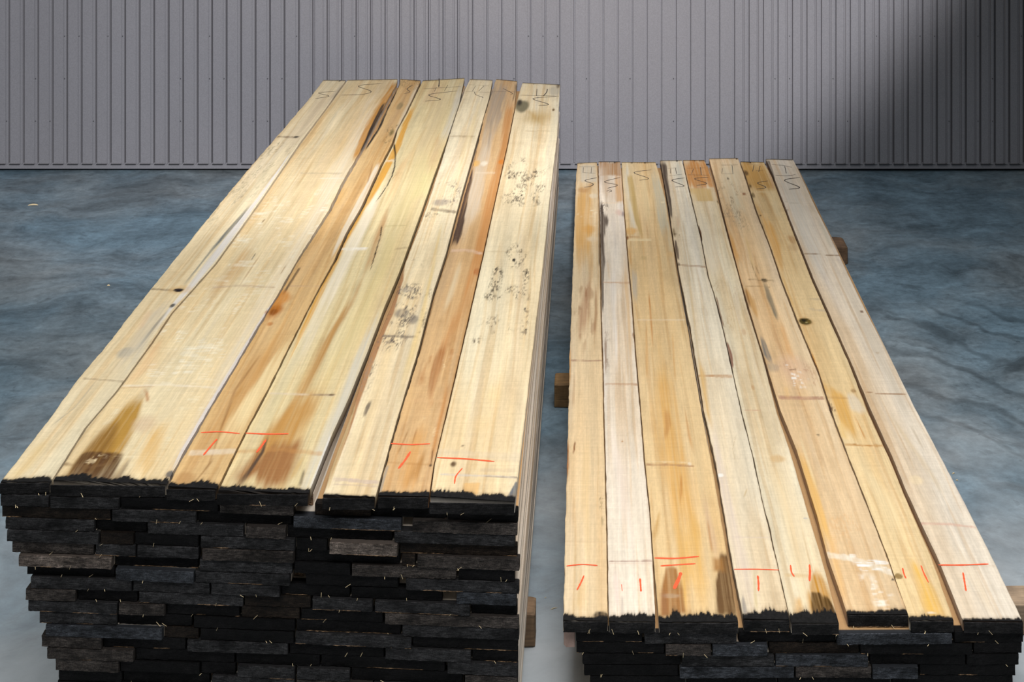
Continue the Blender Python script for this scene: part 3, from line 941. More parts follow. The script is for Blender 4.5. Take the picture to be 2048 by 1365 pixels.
  R=[(1120, 169), (1114.5, 269), (1098.7, 400), (1087, 517), (1065, 700), (1048, 849), (1035, 956), (1030, 1004)], waney=(0.0006, 0.001), paint=12, side=(232, 222, 208),
  f=[('blob', 1108, 182, 14, 12, (196, 186, 164), .8), ('blob', 1116, 172, 6, 6, (90, 80, 70), .7), ('streak', [(1060, 165), (1045, 200)], 18, (240, 214, 164), .6),
     ('blob', 1072, 236, 40, 20, (186, 150, 84), .7, 1.0, .3), ('blob', 1045, 212, 17, 16, (124, 116, 90), .95, .4, .2), ('blob', 1039, 205, 8, 9, (66, 58, 48), .85, .7), ('streak', [(1058, 222), (1085, 250)], 20, (196, 160, 96), .5),
     ('blob', 1107, 219, 4, 4, (120, 92, 56), .9), ('cross', [(1050, 262), (1100, 262)], 3, (196, 168, 124), .5),
     ('specks', 1048, 338, 46, 22, .60, (70, 60, 50), .9), ('specks', 1034, 350, 24, 30, .56, (70, 60, 50), .9), ('specks', 1070, 382, 24, 24, .55, (64, 56, 48), .9), ('specks', 1042, 380, 40, 40, .62, (80, 70, 58), .8), ('specks', 1045, 405, 40, 8, .54, (76, 66, 56), .9),
     ('specks', 1032, 512, 22, 26, .54, (70, 62, 52), .9), ('specks', 1052, 545, 8, 30, .50, (60, 54, 48), .9), ('specks', 992, 560, 14, 30, .54, (90, 80, 66), .9), ('specks', 986, 592, 18, 10, .50, (80, 72, 58), .9), ('specks', 1030, 585, 30, 14, .6, (90, 80, 66), .8),
     ('specks', 1050, 640, 8, 60, .56, (90, 80, 70), .85), ('specks', 955, 680, 10, 10, .5, (110, 96, 80), .8), ('specks', 1000, 650, 40, 20, .66, (120, 104, 84), .8),
     ('blob', 1028, 520, 4, 4, (34, 30, 28), 1, .5), ('cross', [(970, 503), (1060, 504)], 4, (210, 186, 146), .5), ('streak', [(990, 420), (960, 560)], 20, (244, 230, 196), .6),
     ('blob', 985, 790, 30, 30, (238, 208, 152), .5, .9), ('blob', 960, 850, 30, 25, (234, 204, 152), .5, .9), ('streak', [(1060, 720), (1040, 900)], 20, (244, 222, 182), .5),
     ('cross', [(870, 905), (1040, 915)], 22, (214, 196, 168), .45), ('blob', 907, 928, 8, 7, (110, 86, 60), .95, .8), ('blob', 925, 892, 4, 2, (110, 90, 70), .8),
     ('streak', [(955, 900), (948, 945)], 12, (214, 176, 120), .5), ('cross', [(880, 949), (960, 952), (1035, 955)], 6, (206, 196, 184), .7), ('cross', [(970, 953), (1036, 955.5)], 4, (150, 132, 112), .8),
     ('cross', [(960, 940), (1030, 942)], 12, (200, 176, 146), .5), ('streak', [(946, 965), (942, 990)], 36, (226, 180, 116), .8, .3), ('streak', [(1034, 962), (1022, 1000)], [6, 26], (110, 112, 114), .85, .4)],
  marks=[('pencil_tally', [([(1074, 178), (1073, 192)], .0058), ([(1095, 178), (1093, 185), (1087, 192)], .0052), ([(1040, 190.5), (1080, 191.5), (1118, 192.5)], .003)], None),
         ('pencil_letter', [([(1113, 193), (1066, 197.5), (1097, 208.7), (1077, 211.5)], .0046)], None),
         ('crayon_line', [([(874, 916), (935, 919), (989, 924)], .0052)], 'orange-red crayon line'), ('crayon_tick', [([(925, 937), (912, 953), (909, 968)], .0042)], 'bent orange-red crayon tick')]),
]

# ------------------------------------------------------------------ top boards of the low stack
LOW = [
 dict(label='board with orange-tan far half and splintery left edge, leftmost on the low stack', base=(240, 213, 170), near=(1241, 1241), far=(326, 324),
  L=[(1155, 326), (1152, 353), (1149, 452), (1145, 556), (1142, 642), (1139, 720), (1137, 820), (1135, 914), (1130.5, 1038), (1130, 1110), (1127, 1241)],
  R=[(1194, 324), (1197, 407), (1198.5, 471), (1200, 556), (1201.5, 643), (1205, 745), (1206, 820), (1209.5, 936), (1213.5, 1110), (1215.5, 1241)], waney=(0.0022, 0.0008), paint=11,
  f=[('streak', [(1176, 330), (1176, 365)], 40, (222, 210, 186), .8, .4), ('streak', [(1172, 365), (1168, 450), (1168, 545)], [40, 50, 46], (224, 178, 112), .85, .7, .3), ('blob', 1187, 392, 12, 6, (240, 222, 190), .8), ('streak', [(1185, 365), (1170, 390)], 18, (200, 150, 90), .6),
     ('blob', 1165, 380, 14, 7, (190, 140, 84), .5), ('specks', 1170, 425, 26, 10, .58, (244, 224, 186), .7, 60, 260), ('blob', 1185, 478, 16, 8, (238, 216, 180), .7), ('blob', 1178, 460, 16, 12, (222, 166, 88), .7),
     ('streak', [(1198, 400), (1199, 470), (1200, 540)], [3, 5, 5], (84, 64, 44), .8, .5, .6), ('streak', [(1175, 540), (1172, 600), (1166, 690)], [20, 34, 20], (196, 156, 120), .75, .9, .6), ('streak', [(1192, 560), (1190, 690)], [8, 10], (186, 146, 106), .7),
     ('specks', 1172, 620, 24, 80, .52, (170, 126, 90), .6, 120, 14), ('cross', [(1141, 721), (1204, 722)], 4, (170, 130, 106), .85), ('streak', [(1140, 700), (1140, 760)], 6, (226, 172, 110), .7),
     ('streak', [(1150, 740), (1146, 830)], [6, 8], (190, 150, 110), .6, .9, .6), ('streak', [(1136, 860), (1134, 930), (1132, 985)], [5, 8, 3], (166, 108, 62), .85, .6, .5), ('streak', [(1150, 884), (1147, 908)], [5, 4], (140, 90, 52), .9, .6),
     ('streak', [(1175, 820), (1172, 1000), (1180, 1150)], [20, 24, 20], (236, 204, 152), .6), ('cross', [(1131, 1083), (1212, 1085)], 4, (222, 192, 152), .6), ('specks', 1204, 990, 6, 60, .56, (150, 130, 90), .6),
     ('streak', [(1165, 1150), (1155, 1235)], [20, 40], (234, 198, 140), .6), ('blob', 1203, 1232, 18, 12, (44, 40, 34), .9, .5, .5)],
  marks=[('pencil_tally', [([(1159, 334), (1192, 334)], .003), ([(1167, 335), (1166, 345)], .004), ([(1183, 335), (1182, 347)], .004), ([(1165, 345.5), (1191, 347)], .0025)], None),
         ('pencil_letter', [([(1194, 355.6), (1170, 361.4), (1186, 368), (1181, 373), (1168, 375)], .0045)], None),
         ('crayon_line', [([(1133, 1133), (1164, 1130), (1195, 1132)], .0044)], 'orange-red crayon line'), ('crayon_tick', [([(1168, 1152), (1162, 1166), (1154, 1181)], .005)], 'slanting orange-red crayon tick')]),
 dict(label='whitish board with dark bark along its left edge, second from left on low stack', base=(242, 225, 200), near=(1243, 1243), far=(323, 323),
  L=[(1197, 324), (1199, 407), (1201, 471), (1202.5, 556), (1204, 643), (1207.5, 745), (1208.5, 820), (1212, 936), (1216, 1110), (1218, 1243)],
  R=[(1241, 323), (1246, 403), (1252, 483), (1256.5, 540), (1262.5, 601), (1270.5, 714), (1278, 800), (1287, 914), (1298.5, 1027), (1304, 1110), (1311, 1243)], waney=(0.0012, 0.0008), paint=13,
  f=[('streak', [(1220, 324), (1222, 352)], 60, (188, 146, 104), .9, .5), ('streak', [(1210, 330), (1212, 400)], 20, (206, 180, 150), .6), ('streak', [(1236, 350), (1240, 405)], 20, (220, 178, 130), .8, .4), ('streak', [(1220, 356), (1226, 405)], 26, (222, 200, 174), .7),
     ('cross', [(1203, 406), (1246, 407)], 3, (240, 214, 180), .7), ('streak', [(1203, 402), (1206, 440), (1205, 480), (1206, 530), (1205, 575), (1206, 640)], [6, 16, 13, 9, 7, 3], (98, 84, 72), .9, .45, .7), ('specks', 1208, 430, 12, 30, .5, (80, 70, 62), .8),
     ('blob', 1246, 428, 5, 8, (120, 100, 110), .7), ('blob', 1238, 426, 10, 9, (226, 190, 170), .6), ('streak', [(1222, 500), (1228, 620), (1235, 740)], [18, 20, 24], (244, 234, 220), .8), ('streak', [(1250, 530), (1258, 640), (1266, 760)], [12, 14, 12], (234, 198, 150), .8),
     ('streak', [(1215, 520), (1220, 570)], 8, (226, 194, 150), .6), ('cross', [(1206, 565), (1259, 566)], 5, (206, 166, 128), .85), ('cross', [(1210, 768), (1275, 769)], 5, (190, 146, 110), .9), ('streak', [(1210, 680), (1212, 750)], [6, 4], (150, 120, 96), .8, .6, .6),
     ('specks', 1212, 700, 10, 40, .52, (150, 122, 100), .6), ('blob', 1268, 670, 4, 8, (150, 106, 74), .8), ('streak', [(1230, 850), (1245, 1000), (1255, 1110)], [30, 40, 44], (246, 228, 210), .7), ('blob', 1245, 883, 3, 3, (190, 140, 90), .8),
     ('cross', [(1217, 1123), (1305, 1122)], 4, (164, 130, 116), .9), ('cross', [(1217, 1128), (1305, 1127)], 3, (226, 200, 180), .6), ('streak', [(1230, 1130), (1236, 1230)], 20, (240, 218, 206), .6), ('streak', [(1244, 1195), (1244, 1235)], [6, 10], (186, 168, 156), .7)],
  marks=[('pencil_letter', [([(1241, 355), (1209, 364), (1235, 370.5), (1215, 377)], .0045)], None), ('pencil_squiggle', [([(1213, 383), (1220, 380), (1223, 383), (1217, 384.5)], .003)], None),
         ('crayon_tick', [([(1243, 1170), (1244.5, 1183)], .0045), ([(1280, 1158), (1281, 1170), (1282, 1184)], .0055)], 'two short orange-red crayon ticks')]),
 dict(label='widest board of the low stack, honey-coloured with a dark brown near right corner', base=(236, 206, 156), near=(1244, 1244), far=(324, 324),
  L=[(1243, 323), (1248, 403), (1254, 483), (1259, 540), (1265, 601), (1273, 714), (1280.5, 800), (1289.5, 914), (1301, 1027), (1306.5, 1110), (1318, 1244)],
  R=[(1311, 324), (1317, 344), (1330, 395), (1343, 471), (1352.5, 540), (1375, 655), (1399, 800), (1423, 927), (1438.5, 1016), (1454, 1110), (1476, 1244)], waney=(0.0008, 0.001), paint=16,
  f=[('streak', [(1252, 330), (1258, 400), (1268, 460)], [14, 22, 24], (226, 218, 196), .8), ('streak', [(1258, 345), (1266, 400), (1275, 440), (1284, 475)], [12, 16, 14, 5], (202, 172, 112), .85, .5), ('streak', [(1306, 330), (1320, 400), (1336, 490)], [16, 26, 24], (206, 196, 168), .8, .6), ('blob', 1325, 405, 5, 2.5, (240, 222, 180), .9),
     ('streak', [(1285, 345), (1300, 450)], 24, (224, 202, 156), .6), ('blob', 1262, 462, 18, 10, (228, 180, 112), .8), ('blob', 1255, 476, 4, 6, (150, 96, 50), .9), ('cross', [(1256, 480), (1303, 480)], 5, (244, 220, 172), .95, .4), ('cross', [(1258, 473), (1280, 475)], 4, (190, 140, 86), .7), ('streak', [(1258, 495), (1262, 530)], 8, (226, 174, 108), .7),
     ('blob', 1287, 516, 10, 6, (206, 178, 126), .7), ('blob', 1340, 508, 8, 8, (222, 184, 130), .8), ('streak', [(1268, 540), (1272, 610)], [12, 12], (196, 184, 164), .7, .8, .5),
     ('streak', [(1297, 580), (1302, 640), (1306, 700)], [4, 8, 6], (206, 152, 92), .85), ('streak', [(1292, 640), (1294, 760)], [7, 9], (216, 170, 110), .7), ('streak', [(1345, 670), (1350, 760)], [5, 9], (222, 174, 110), .7), ('cross', [(1275, 640), (1370, 640)], 3, (244, 224, 190), .6),
     ('streak', [(1318, 700), (1330, 800), (1345, 900), (1365, 1000), (1378, 1110)], [20, 60, 76, 90, 100], (224, 176, 106), .85, .9), ('streak', [(1332, 810), (1336, 850), (1328, 890)], [16, 18, 10], (196, 142, 82), .65, .9, .5), ('streak', [(1368, 808), (1378, 870), (1392, 920)], [6, 10, 12], (206, 152, 92), .7),
     ('cross', [(1292, 930), (1340, 930), (1388, 933)], 6, (176, 134, 96), .9), ('cross', [(1292, 924), (1375, 925)], 4, (240, 214, 170), .7), ('blob', 1379, 928, 5, 5, (240, 224, 196), .8),
     ('streak', [(1362, 940), (1362, 990), (1360, 1020)], [8, 8, 4], (200, 142, 76), .75), ('streak', [(1320, 1020), (1308, 1080)], [8, 22], (206, 162, 98), .7), ('streak', [(1400, 960), (1425, 1080), (1440, 1150)], [14, 34, 30], (214, 180, 144), .7), ('streak', [(1415, 1040), (1425, 1110)], [6, 10], (186, 134, 76), .6),
     ('streak', [(1375, 1020), (1388, 1225)], [80, 90], (226, 178, 100), .7, .7),
     ('streak', [(1342, 1130), (1344, 1180), (1346, 1236)], [26, 50, 58], (166, 116, 66), .9, .4, .25), ('blob', 1340, 1192, 24, 6, (196, 170, 140), .5), ('streak', [(1325, 1180), (1328, 1236)], 24, (160, 112, 74), .6),
     ('streak', [(1448, 1100), (1450, 1160), (1458, 1240)], [26, 50, 58], (112, 82, 50), .95, .5, .35), ('streak', [(1436, 1110), (1440, 1150)], [30, 36], (166, 116, 60), .7, .6, .3)],
  marks=[('pencil_letter', [([(1303, 340), (1268, 345.5), (1297, 357), (1278, 361)], .0045)], None),
         ('crayon_line', [([(1309, 1117), (1350, 1118), (1398, 1114)], .006), ([(1321, 1133), (1350, 1131), (1391, 1128.5)], .005)], 'two parallel orange-red crayon lines'), ('crayon_tick', [([(1362, 1146), (1357, 1160), (1348, 1179)], .011)], 'bold orange-red crayon tick')]),
 dict(label='pale greyish board with bark on its far left edge, fourth from left on low stack', base=(238, 222, 192), near=(1238, 1239), far=(321, 320), lift=.0012,
  L=[(1320, 321), (1326, 352), (1338, 420), (1349, 490), (1357.5, 540), (1381, 655), (1408, 820), (1432, 927), (1446, 1010), (1462, 1110), (1487, 1238)],
  R=[(1364, 320), (1374, 365), (1395, 452), (1401, 477), (1416, 555), (1428.5, 593), (1445.5, 659), (1463.5, 741), (1481, 820), (1505, 914), (1523.5, 1000), (1536, 1050), (1579, 1239)], waney=(0.0016, 0.0014), paint=17, side=(112, 98, 86),
  f=[('streak', [(1323, 322), (1330, 360), (1337, 400), (1343, 440)], [16, 14, 12, 5], (92, 78, 66), .95, .35, .4), ('streak', [(1346, 455), (1349, 470), (1351, 475)], [8, 12, 4], (120, 98, 60), .8), ('streak', [(1351, 480), (1354, 500), (1357, 520)], [4, 10, 4], (96, 76, 62), .9, .5, .5), ('cross', [(1347, 468), (1360, 470)], 3, (100, 78, 50), .8),
     ('streak', [(1355, 325), (1362, 370)], 24, (212, 206, 186), .8), ('streak', [(1354, 430), (1358, 460)], 8, (214, 178, 146), .6), ('cross', [(1358, 530), (1414, 534)], 4, (166, 130, 100), .85), ('blob', 1357, 529, 4, 4, (90, 70, 50), .8),
     ('streak', [(1378, 555), (1388, 640), (1400, 740)], 8, (222, 196, 152), .6), ('specks', 1411, 620, 8, 14, .52, (186, 166, 124), .7), ('cross', [(1396, 752), (1465, 753)], 7, (196, 154, 112), .95, .5), ('streak', [(1400, 710), (1410, 790), (1420, 850)], [14, 18, 18], (226, 186, 124), .85), 
     ('streak', [(1430, 870), (1450, 980), (1480, 1110), (1500, 1200)], [20, 30, 40, 40], (226, 208, 190), .75), ('streak', [(1472, 870), (1465, 900), (1470, 920)], 3, (196, 170, 128), .6), ('streak', [(1495, 975), (1486, 1000)], 5, (200, 172, 124), .7), ('cross', [(1466, 1074), (1540, 1076)], 4, (222, 202, 184), .7),
     ('streak', [(1508, 1150), (1514, 1232)], [8, 14], (206, 186, 138), .7), ('streak', [(1485, 1190), (1492, 1236)], [6, 22], (120, 116, 118), .8), ('blob', 1440, 950, 8, 4, (250, 246, 236), .8, .6, .8)],
  marks=[('pencil_tally', [([(1335, 337), (1353, 336)], .003), ([(1341.5, 338), (1340.5, 347)], .0045), ([(1351, 336), (1353, 348)], .0055), ([(1338, 352), (1364, 349)], .003)], None),
         ('pencil_letter', [([(1369, 356), (1344, 361), (1368, 372), (1350, 374.5)], .0045)], None),
         ('crayon_line', [([(1468, 1139.5), (1515, 1139.5), (1558, 1141)], .003)], 'thin orange-red crayon line'), ('crayon_tick', [([(1515.5, 1152), (1517, 1168), (1517, 1183)], .0055)], 'upright orange-red crayon tick')]),
 dict(label='board with a bright orange far end and olive near corner, on the low stack', base=(240, 221, 184), near=(1245, 1246), far=(320, 320),
  L=[(1366, 320), (1376, 365), (1397, 452), (1403, 477), (1418, 555), (1430.5, 593), (1447.5, 659), (1465.5, 741), (1483, 820), (1507, 914), (1525.5, 1000), (1538.5, 1050), (1582, 1245)],
  R=[(1409, 320), (1418, 344), (1423, 355), (1438, 409), (1449.5, 452), (1477.5, 553), (1493, 612), (1523.5, 709), (1552, 820), (1579, 900), (1616, 1027), (1641, 1110), (1678, 1246)], waney=(0.0014, 0.0007), paint=22,
  f=[('streak', [(1387, 312), (1400, 384)], 80, (206, 146, 84), .95, .6), ('streak', [(1400, 376), (1412, 404)], 56, (220, 186, 126), .85, .5), ('streak', [(1415, 365), (1425, 375)], 20, (214, 146, 76), .6),
     ('streak', [(1400, 420), (1415, 480), (1430, 560)], [30, 40, 44], (234, 220, 194), .6), ('streak', [(1396, 450), (1400, 465), (1404, 482)], [3, 7, 3], (110, 78, 52), .9, .5), ('blob', 1436, 404, 3, 4, (110, 90, 50), .8),
     ('streak', [(1432, 592), (1437, 615), (1447, 655)], [3, 8, 6], (140, 108, 86), .95, .4, .5), ('streak', [(1453, 683), (1460, 710), (1466, 738)], [5, 12, 4], (150, 112, 92), .95, .4, .5), ('streak', [(1448, 660), (1453, 684)], 3, (150, 108, 84), .7),
     ('specks', 1455, 600, 30, 60, .62, (206, 180, 140), .6), ('streak', [(1470, 560), (1480, 650)], 12, (220, 200, 170), .6), ('blob', 1488, 664, 6, 8, (206, 170, 130), .6), ('blob', 1506, 775, 4, 6, (196, 150, 100), .6),
     ('cross', [(1488, 820), (1522, 822)], 4, (206, 160, 130), .7), ('blob', 1556, 918, 18, 10, (214, 176, 122), .7), ('blob', 1508, 935, 6, 5, (206, 166, 110), .7), ('blob', 1611, 1037, 6, 3, (190, 186, 182), .8),
     ('streak', [(1540, 900), (1590, 1080), (1610, 1200)], [40, 60, 60], (242, 220, 178), .6), ('cross', [(1570, 1150), (1625, 1153)], 10, (222, 192, 144), .7), ('blob', 1530, 1098, 8, 4, (206, 166, 110), .6),
     ('streak', [(1634, 1140), (1642, 1190), (1652, 1244)], [14, 66, 80], (196, 140, 54), .85, .6), ('streak', [(1632, 1182), (1642, 1215), (1652, 1246)], [22, 58, 76], (84, 58, 22), .95, .35, .35), ('streak', [(1596, 1190), (1600, 1244)], [20, 44], (222, 166, 84), .75)],
  marks=[('pencil_tally', [([(1374, 337), (1411, 336)], .003), ([(1387, 338), (1383, 348)], .0045), ([(1401, 335), (1402.5, 350)], .0065), ([(1376, 350), (1417, 350.5)], .003)], None),
         ('pencil_letter', [([(1417, 354.5), (1389, 358), (1413.5, 367), (1393, 371.5)], .0042)], None),
         ('crayon_tick', [([(1581, 1131), (1583, 1145), (1588.5, 1154)], .005), ([(1619, 1130), (1620, 1145), (1619, 1163)], .0062)], 'two upright orange-red crayon ticks')]),
 dict(label='board with knot streaks and a whitish smear, standing slightly proud, third from low stack right', base=(240, 209, 165), near=(1228, 1229), far=(317, 316), lift=.002,
  L=[(1418, 317), (1431, 363), (1452, 447), (1481, 557), (1510, 655), (1561, 820), (1593.5, 900), (1633, 1027), (1654.5, 1110), (1695, 1228)],
  R=[(1476, 316), (1489, 353), (1511.5, 424), (1536.5, 487), (1561, 560), (1591, 639), (1635, 744), (1659, 820), (1677, 868), (1697.5, 921), (1721, 980), (1771, 1108), (1816, 1229)], waney=(0.0007, 0.0012), paint=8, side=(176, 150, 132),
  f=[('streak', [(1450, 320), (1465, 380), (1480, 440)], 55, (228, 212, 178), .8), ('specks', 1458, 400, 34, 40, .56, (166, 146, 116), .8), ('blob', 1488, 388, 5, 4, (160, 110, 76), .8), ('blob', 1456, 357, 3, 3, (60, 50, 40), .8), ('specks', 1470, 440, 30, 30, .6, (170, 150, 120), .6),
     ('streak', [(1459, 458), (1470, 500), (1482, 540)], [10, 16, 18], (224, 168, 96), .8, .8), ('streak', [(1490, 470), (1510, 545)], 10, (232, 196, 140), .7), ('streak', [(1500, 520), (1512, 552), (1518, 562)], 3, (150, 122, 80), .8), ('streak', [(1510, 530), (1520, 552)], 4, (140, 116, 80), .7),
     ('blob', 1528, 560, 9, 5, (52, 46, 34), .95, .6), ('cross', [(1497, 559), (1550, 562)], 3, (140, 116, 78), .7), ('cross', [(1490, 572), (1540, 574)], 3, (166, 136, 92), .6), ('streak', [(1530, 565), (1540, 595), (1552, 630), (1560, 650)], [8, 14, 10, 4], (132, 124, 104), .85, .8, .5),
     ('streak', [(1492, 578), (1502, 600), (1513, 632)], [10, 20, 12], (210, 160, 94), .85, .8), ('streak', [(1490, 575), (1500, 615)], 8, (150, 104, 56), .6), ('streak', [(1560, 640), (1578, 700), (1590, 730)], [10, 16, 16], (230, 176, 116), .7),
     ('streak', [(1523, 672), (1535, 710), (1545, 730)], [8, 18, 10], (126, 122, 114), .9, .8, .5), ('blob', 1548, 735, 16, 12, (170, 156, 136), .6), ('blob', 1590, 738, 46, 40, (232, 194, 160), .6, .8), ('specks', 1595, 750, 40, 30, .60, (196, 150, 116), .7), ('specks', 1592, 745, 30, 34, .66, (250, 240, 224), .9, 120, 160),
     ('cross', [(1578, 740), (1592, 738)], 4, (110, 76, 54), .8), ('cross', [(1557, 795), (1648, 797)], 9, (190, 146, 118), .9, .5), ('streak', [(1570, 770), (1576, 800)], 14, (232, 190, 130), .6), ('blob', 1636, 870, 5, 3, (80, 72, 50), .8),
     ('streak', [(1590, 875), (1620, 960), (1645, 1060), (1660, 1110)], [16, 26, 34, 30], (238, 190, 116), .9, .6), ('streak', [(1595, 860), (1640, 1000)], 10, (240, 216, 170), .6), ('specks', 1690, 1080, 60, 60, .6, (230, 180, 124), .5), ('streak', [(1660, 1060), (1690, 1220)], [30, 30], (238, 190, 126), .7),
     ('streak', [(1680, 850), (1700, 960), (1760, 1110)], 40, (240, 206, 160), .5), ('cross', [(1655, 1110), (1705, 1118), (1785, 1146)], 17, (244, 230, 206), .9, .5, .3), ('specks', 1745, 1132, 40, 12, .5, (255, 252, 246), .9, 60, 260), ('blob', 1705, 1112, 10, 5, (252, 244, 228), .7),
     ('specks', 1745, 1185, 40, 40, .60, (252, 240, 220), .8, 60, 200), ('blob', 1786, 1160, 4, 3, (70, 66, 60), .9)],
  marks=[('pencil_tally', [([(1443, 330.5), (1476, 330)], .004), ([(1445, 337), (1443.5, 347)], .004), ([(1464, 331), (1466, 348)], .0052), ([(1443, 348), (1467, 348)], .003)], None)]),
 dict(label='golden board with an eye-shaped knot, second from the right edge of low stack', base=(242, 212, 160), near=(1240, 1241), far=(323, 324),
  L=[(1479, 319), (1492, 353), (1514.5, 424), (1539.5, 487), (1564, 560), (1595, 639), (1638.5, 744), (1663, 820), (1680.5, 868), (1700.5, 921), (1724, 980), (1774, 1108), (1820, 1240)],
  R=[(1527.5, 324), (1542.5, 351), (1578.5, 445), (1615.5, 540), (1623.5, 560), (1661.5, 645), (1701, 733), (1733.5, 820), (1761, 879), (1777, 913), (1803, 977), (1832, 1045), (1861, 1110), (1907, 1241)], waney=(0.0012, 0.001), paint=9,
  f=[('streak', [(1500, 315), (1515, 360), (1527, 394)], 74, (206, 160, 92), .95, .6), ('cross', [(1484, 322), (1502, 325)], 6, (60, 40, 24), .9), ('blob', 1492, 346, 5, 6, (96, 70, 44), .85), ('blob', 1500, 372, 4, 5, (96, 76, 50), .8), ('blob', 1506, 390, 4, 7, (120, 98, 60), .8), ('streak', [(1538, 340), (1548, 380)], 8, (206, 156, 120), .7),
     ('cross', [(1512, 383), (1552, 384)], 6, (238, 210, 160), .8), ('streak', [(1518, 415), (1538, 450), (1552, 490), (1562, 545)], [12, 22, 22, 14], (228, 176, 104), .9, .6), ('blob', 1521, 431, 3, 2, (80, 56, 34), .8), ('streak', [(1545, 400), (1560, 440)], 20, (236, 212, 168), .6),
     ('blob', 1583, 478, 10, 12, (190, 146, 96), .7, .8, .5), ('blob', 1586, 495, 14, 12, (206, 170, 124), .6), ('streak', [(1562, 545), (1590, 620)], [12, 8], (232, 186, 116), .7), ('cross', [(1620, 598), (1642, 599)], 5, (196, 176, 146), .7), ('cross', [(1618, 618), (1650, 622)], 5, (196, 180, 156), .6),
     ('blob', 1611, 643, 22, 13, (222, 174, 104), .7, .9), ('blob', 1610, 643, 15, 8, (84, 70, 32), 1.0, .35, .2), ('blob', 1608, 641, 6, 3.6, (30, 26, 18), .9, .6), ('blob', 1613, 645, 3, 2, (200, 182, 120), .7), ('blob', 1619, 644, 5, 5, (140, 112, 52), .6),
     ('streak', [(1622, 702), (1632, 740), (1640, 765)], [6, 12, 8], (226, 160, 76), .85), ('streak', [(1633, 735), (1641, 765)], [5, 7], (110, 76, 50), .9, .5), ('streak', [(1650, 770), (1680, 800), (1700, 870)], [30, 60, 40], (228, 178, 100), .85, .7), ('streak', [(1654, 800), (1664, 822)], [6, 9], (130, 96, 70), .9, .6, .5), ('specks', 1662, 815, 9, 16, .5, (110, 84, 64), .8),
     ('cross', [(1650, 795), (1715, 797)], 5, (196, 150, 92), .7), ('blob', 1712, 806, 18, 22, (234, 216, 186), .85, .5, .5), ('blob', 1706, 782, 7, 5, (166, 130, 84), .7), ('streak', [(1708, 830), (1732, 880)], [4, 6], (206, 150, 86), .7), ('cross', [(1690, 890), (1768, 892)], 6, (196, 144, 82), .95, .5), ('streak', [(1680, 845), (1690, 880)], 26, (234, 196, 128), .7),
     ('streak', [(1720, 920), (1770, 1000), (1820, 1110)], 40, (244, 220, 172), .6), ('blob', 1797, 1153, 9, 6, (146, 116, 66), .9, .3, .2), ('streak', [(1825, 1120), (1855, 1180), (1870, 1238)], [20, 50, 70], (238, 190, 100), .85), ('blob', 1862, 1226, 12, 2.5, (250, 240, 220), .7)],
  marks=[('pencil_tally', [([(1494, 329.5), (1518, 330.5)], .003), ([(1507.5, 331), (1505.5, 343)], .006), ([(1520, 332), (1517.5, 344)], .0048), ([(1511, 342), (1527, 341)], .003)], None),
         ('pencil_letter', [([(1536, 362), (1515, 366.5), (1532, 375), (1513.5, 378.5)], .0045)], None),
         ('crayon_tick', [([(1805, 1137), (1808, 1149), (1812, 1158)], .005), ([(1842, 1132), (1848, 1148), (1857, 1166)], .0045)], 'two leaning orange-red crayon ticks')]),
 dict(label='greyish white board forming the right edge of the low stack', base=(238, 221, 196), near=(1240, 1243), far=(318, 319), lift=.0004,
  L=[(1532, 319), (1546, 349), (1582, 443), (1627, 556), (1667, 645), (1706, 733), (1740, 815), (1769, 879), (1785, 913), (1811, 977), (1843, 1047), (1873, 1110), (1926, 1240)],
  R=[(1586, 318), (1601, 349), (1633, 418), (1662, 475), (1697, 550), (1729.6, 617), (1773.5, 700), (1827, 810), (1887, 924), (1932, 1011), (1982, 1110), (2046, 1243)], waney=(0.0008, 0.0008), paint=7, side=(160, 128, 104),
  f=[('streak', [(1534, 320), (1542, 342), (1550, 360)], [12, 10, 2], (104, 92, 84), .9, .5), ('streak', [(1560, 325), (1600, 430), (1650, 545)], [40, 50, 50], (228, 218, 200), .8), ('cross', [(1570, 404), (1605, 408)], 3, (190, 178, 154), .6), ('blob', 1574, 420, 6, 3, (150, 136, 112), .6),
     ('streak', [(1640, 440), (1665, 500)], 14, (214, 202, 178), .7), ('cross', [(1608, 507), (1640, 509), (1682, 512)], 2.4, (140, 110, 78), .9), ('streak', [(1690, 570), (1740, 670), (1790, 780), (1850, 900)], [16, 26, 26, 26], (214, 200, 178), .75), ('blob', 1723, 623, 5, 3, (146, 122, 102), .9), ('blob', 1755, 706, 6, 3, (196, 176, 150), .8),
     ('cross', [(1724, 783), (1760, 788), (1812, 789)], 3, (160, 120, 84), .95), ('streak', [(1780, 830), (1850, 930), (1900, 1010)], [12, 24, 20], (222, 200, 166), .7), ('streak', [(1815, 840), (1850, 905)], 8, (186, 168, 140), .6), ('streak', [(1880, 910), (1950, 1040)], [12, 14], (222, 206, 192), .7),
     ('cross', [(1838, 1047), (1900, 1049), (1952, 1055)], 6, (222, 182, 160), .9), ('blob', 1830, 960, 18, 12, (246, 222, 180), .6), ('cross', [(1925, 1130), (1990, 1133)], 5, (206, 184, 158), .6), ('streak', [(1900, 1080), (1960, 1180), (1990, 1238)], 40, (244, 222, 188), .5)],
  marks=[('pencil_tally', [([(1544, 329.5), (1564, 331), (1584, 335)], .003), ([(1569.5, 333), (1572.5, 347)], .0055), ([(1551, 350.5), (1572, 352), (1591, 349.5)], .003), ([(1541, 317.8), (1585, 321)], .004)], None),
         ('pencil_letter', [([(1600, 355), (1569, 361), (1599, 375), (1578, 379)], .0052)], None),
         ('crayon_line', [([(1877, 1131), (1925, 1131), (1977, 1129)], .0052)], 'orange-red crayon line'), ('crayon_tick', [([(1926, 1146), (1929, 1164), (1932, 1183)], .0052)], 'leaning orange-red crayon tick')]),
]

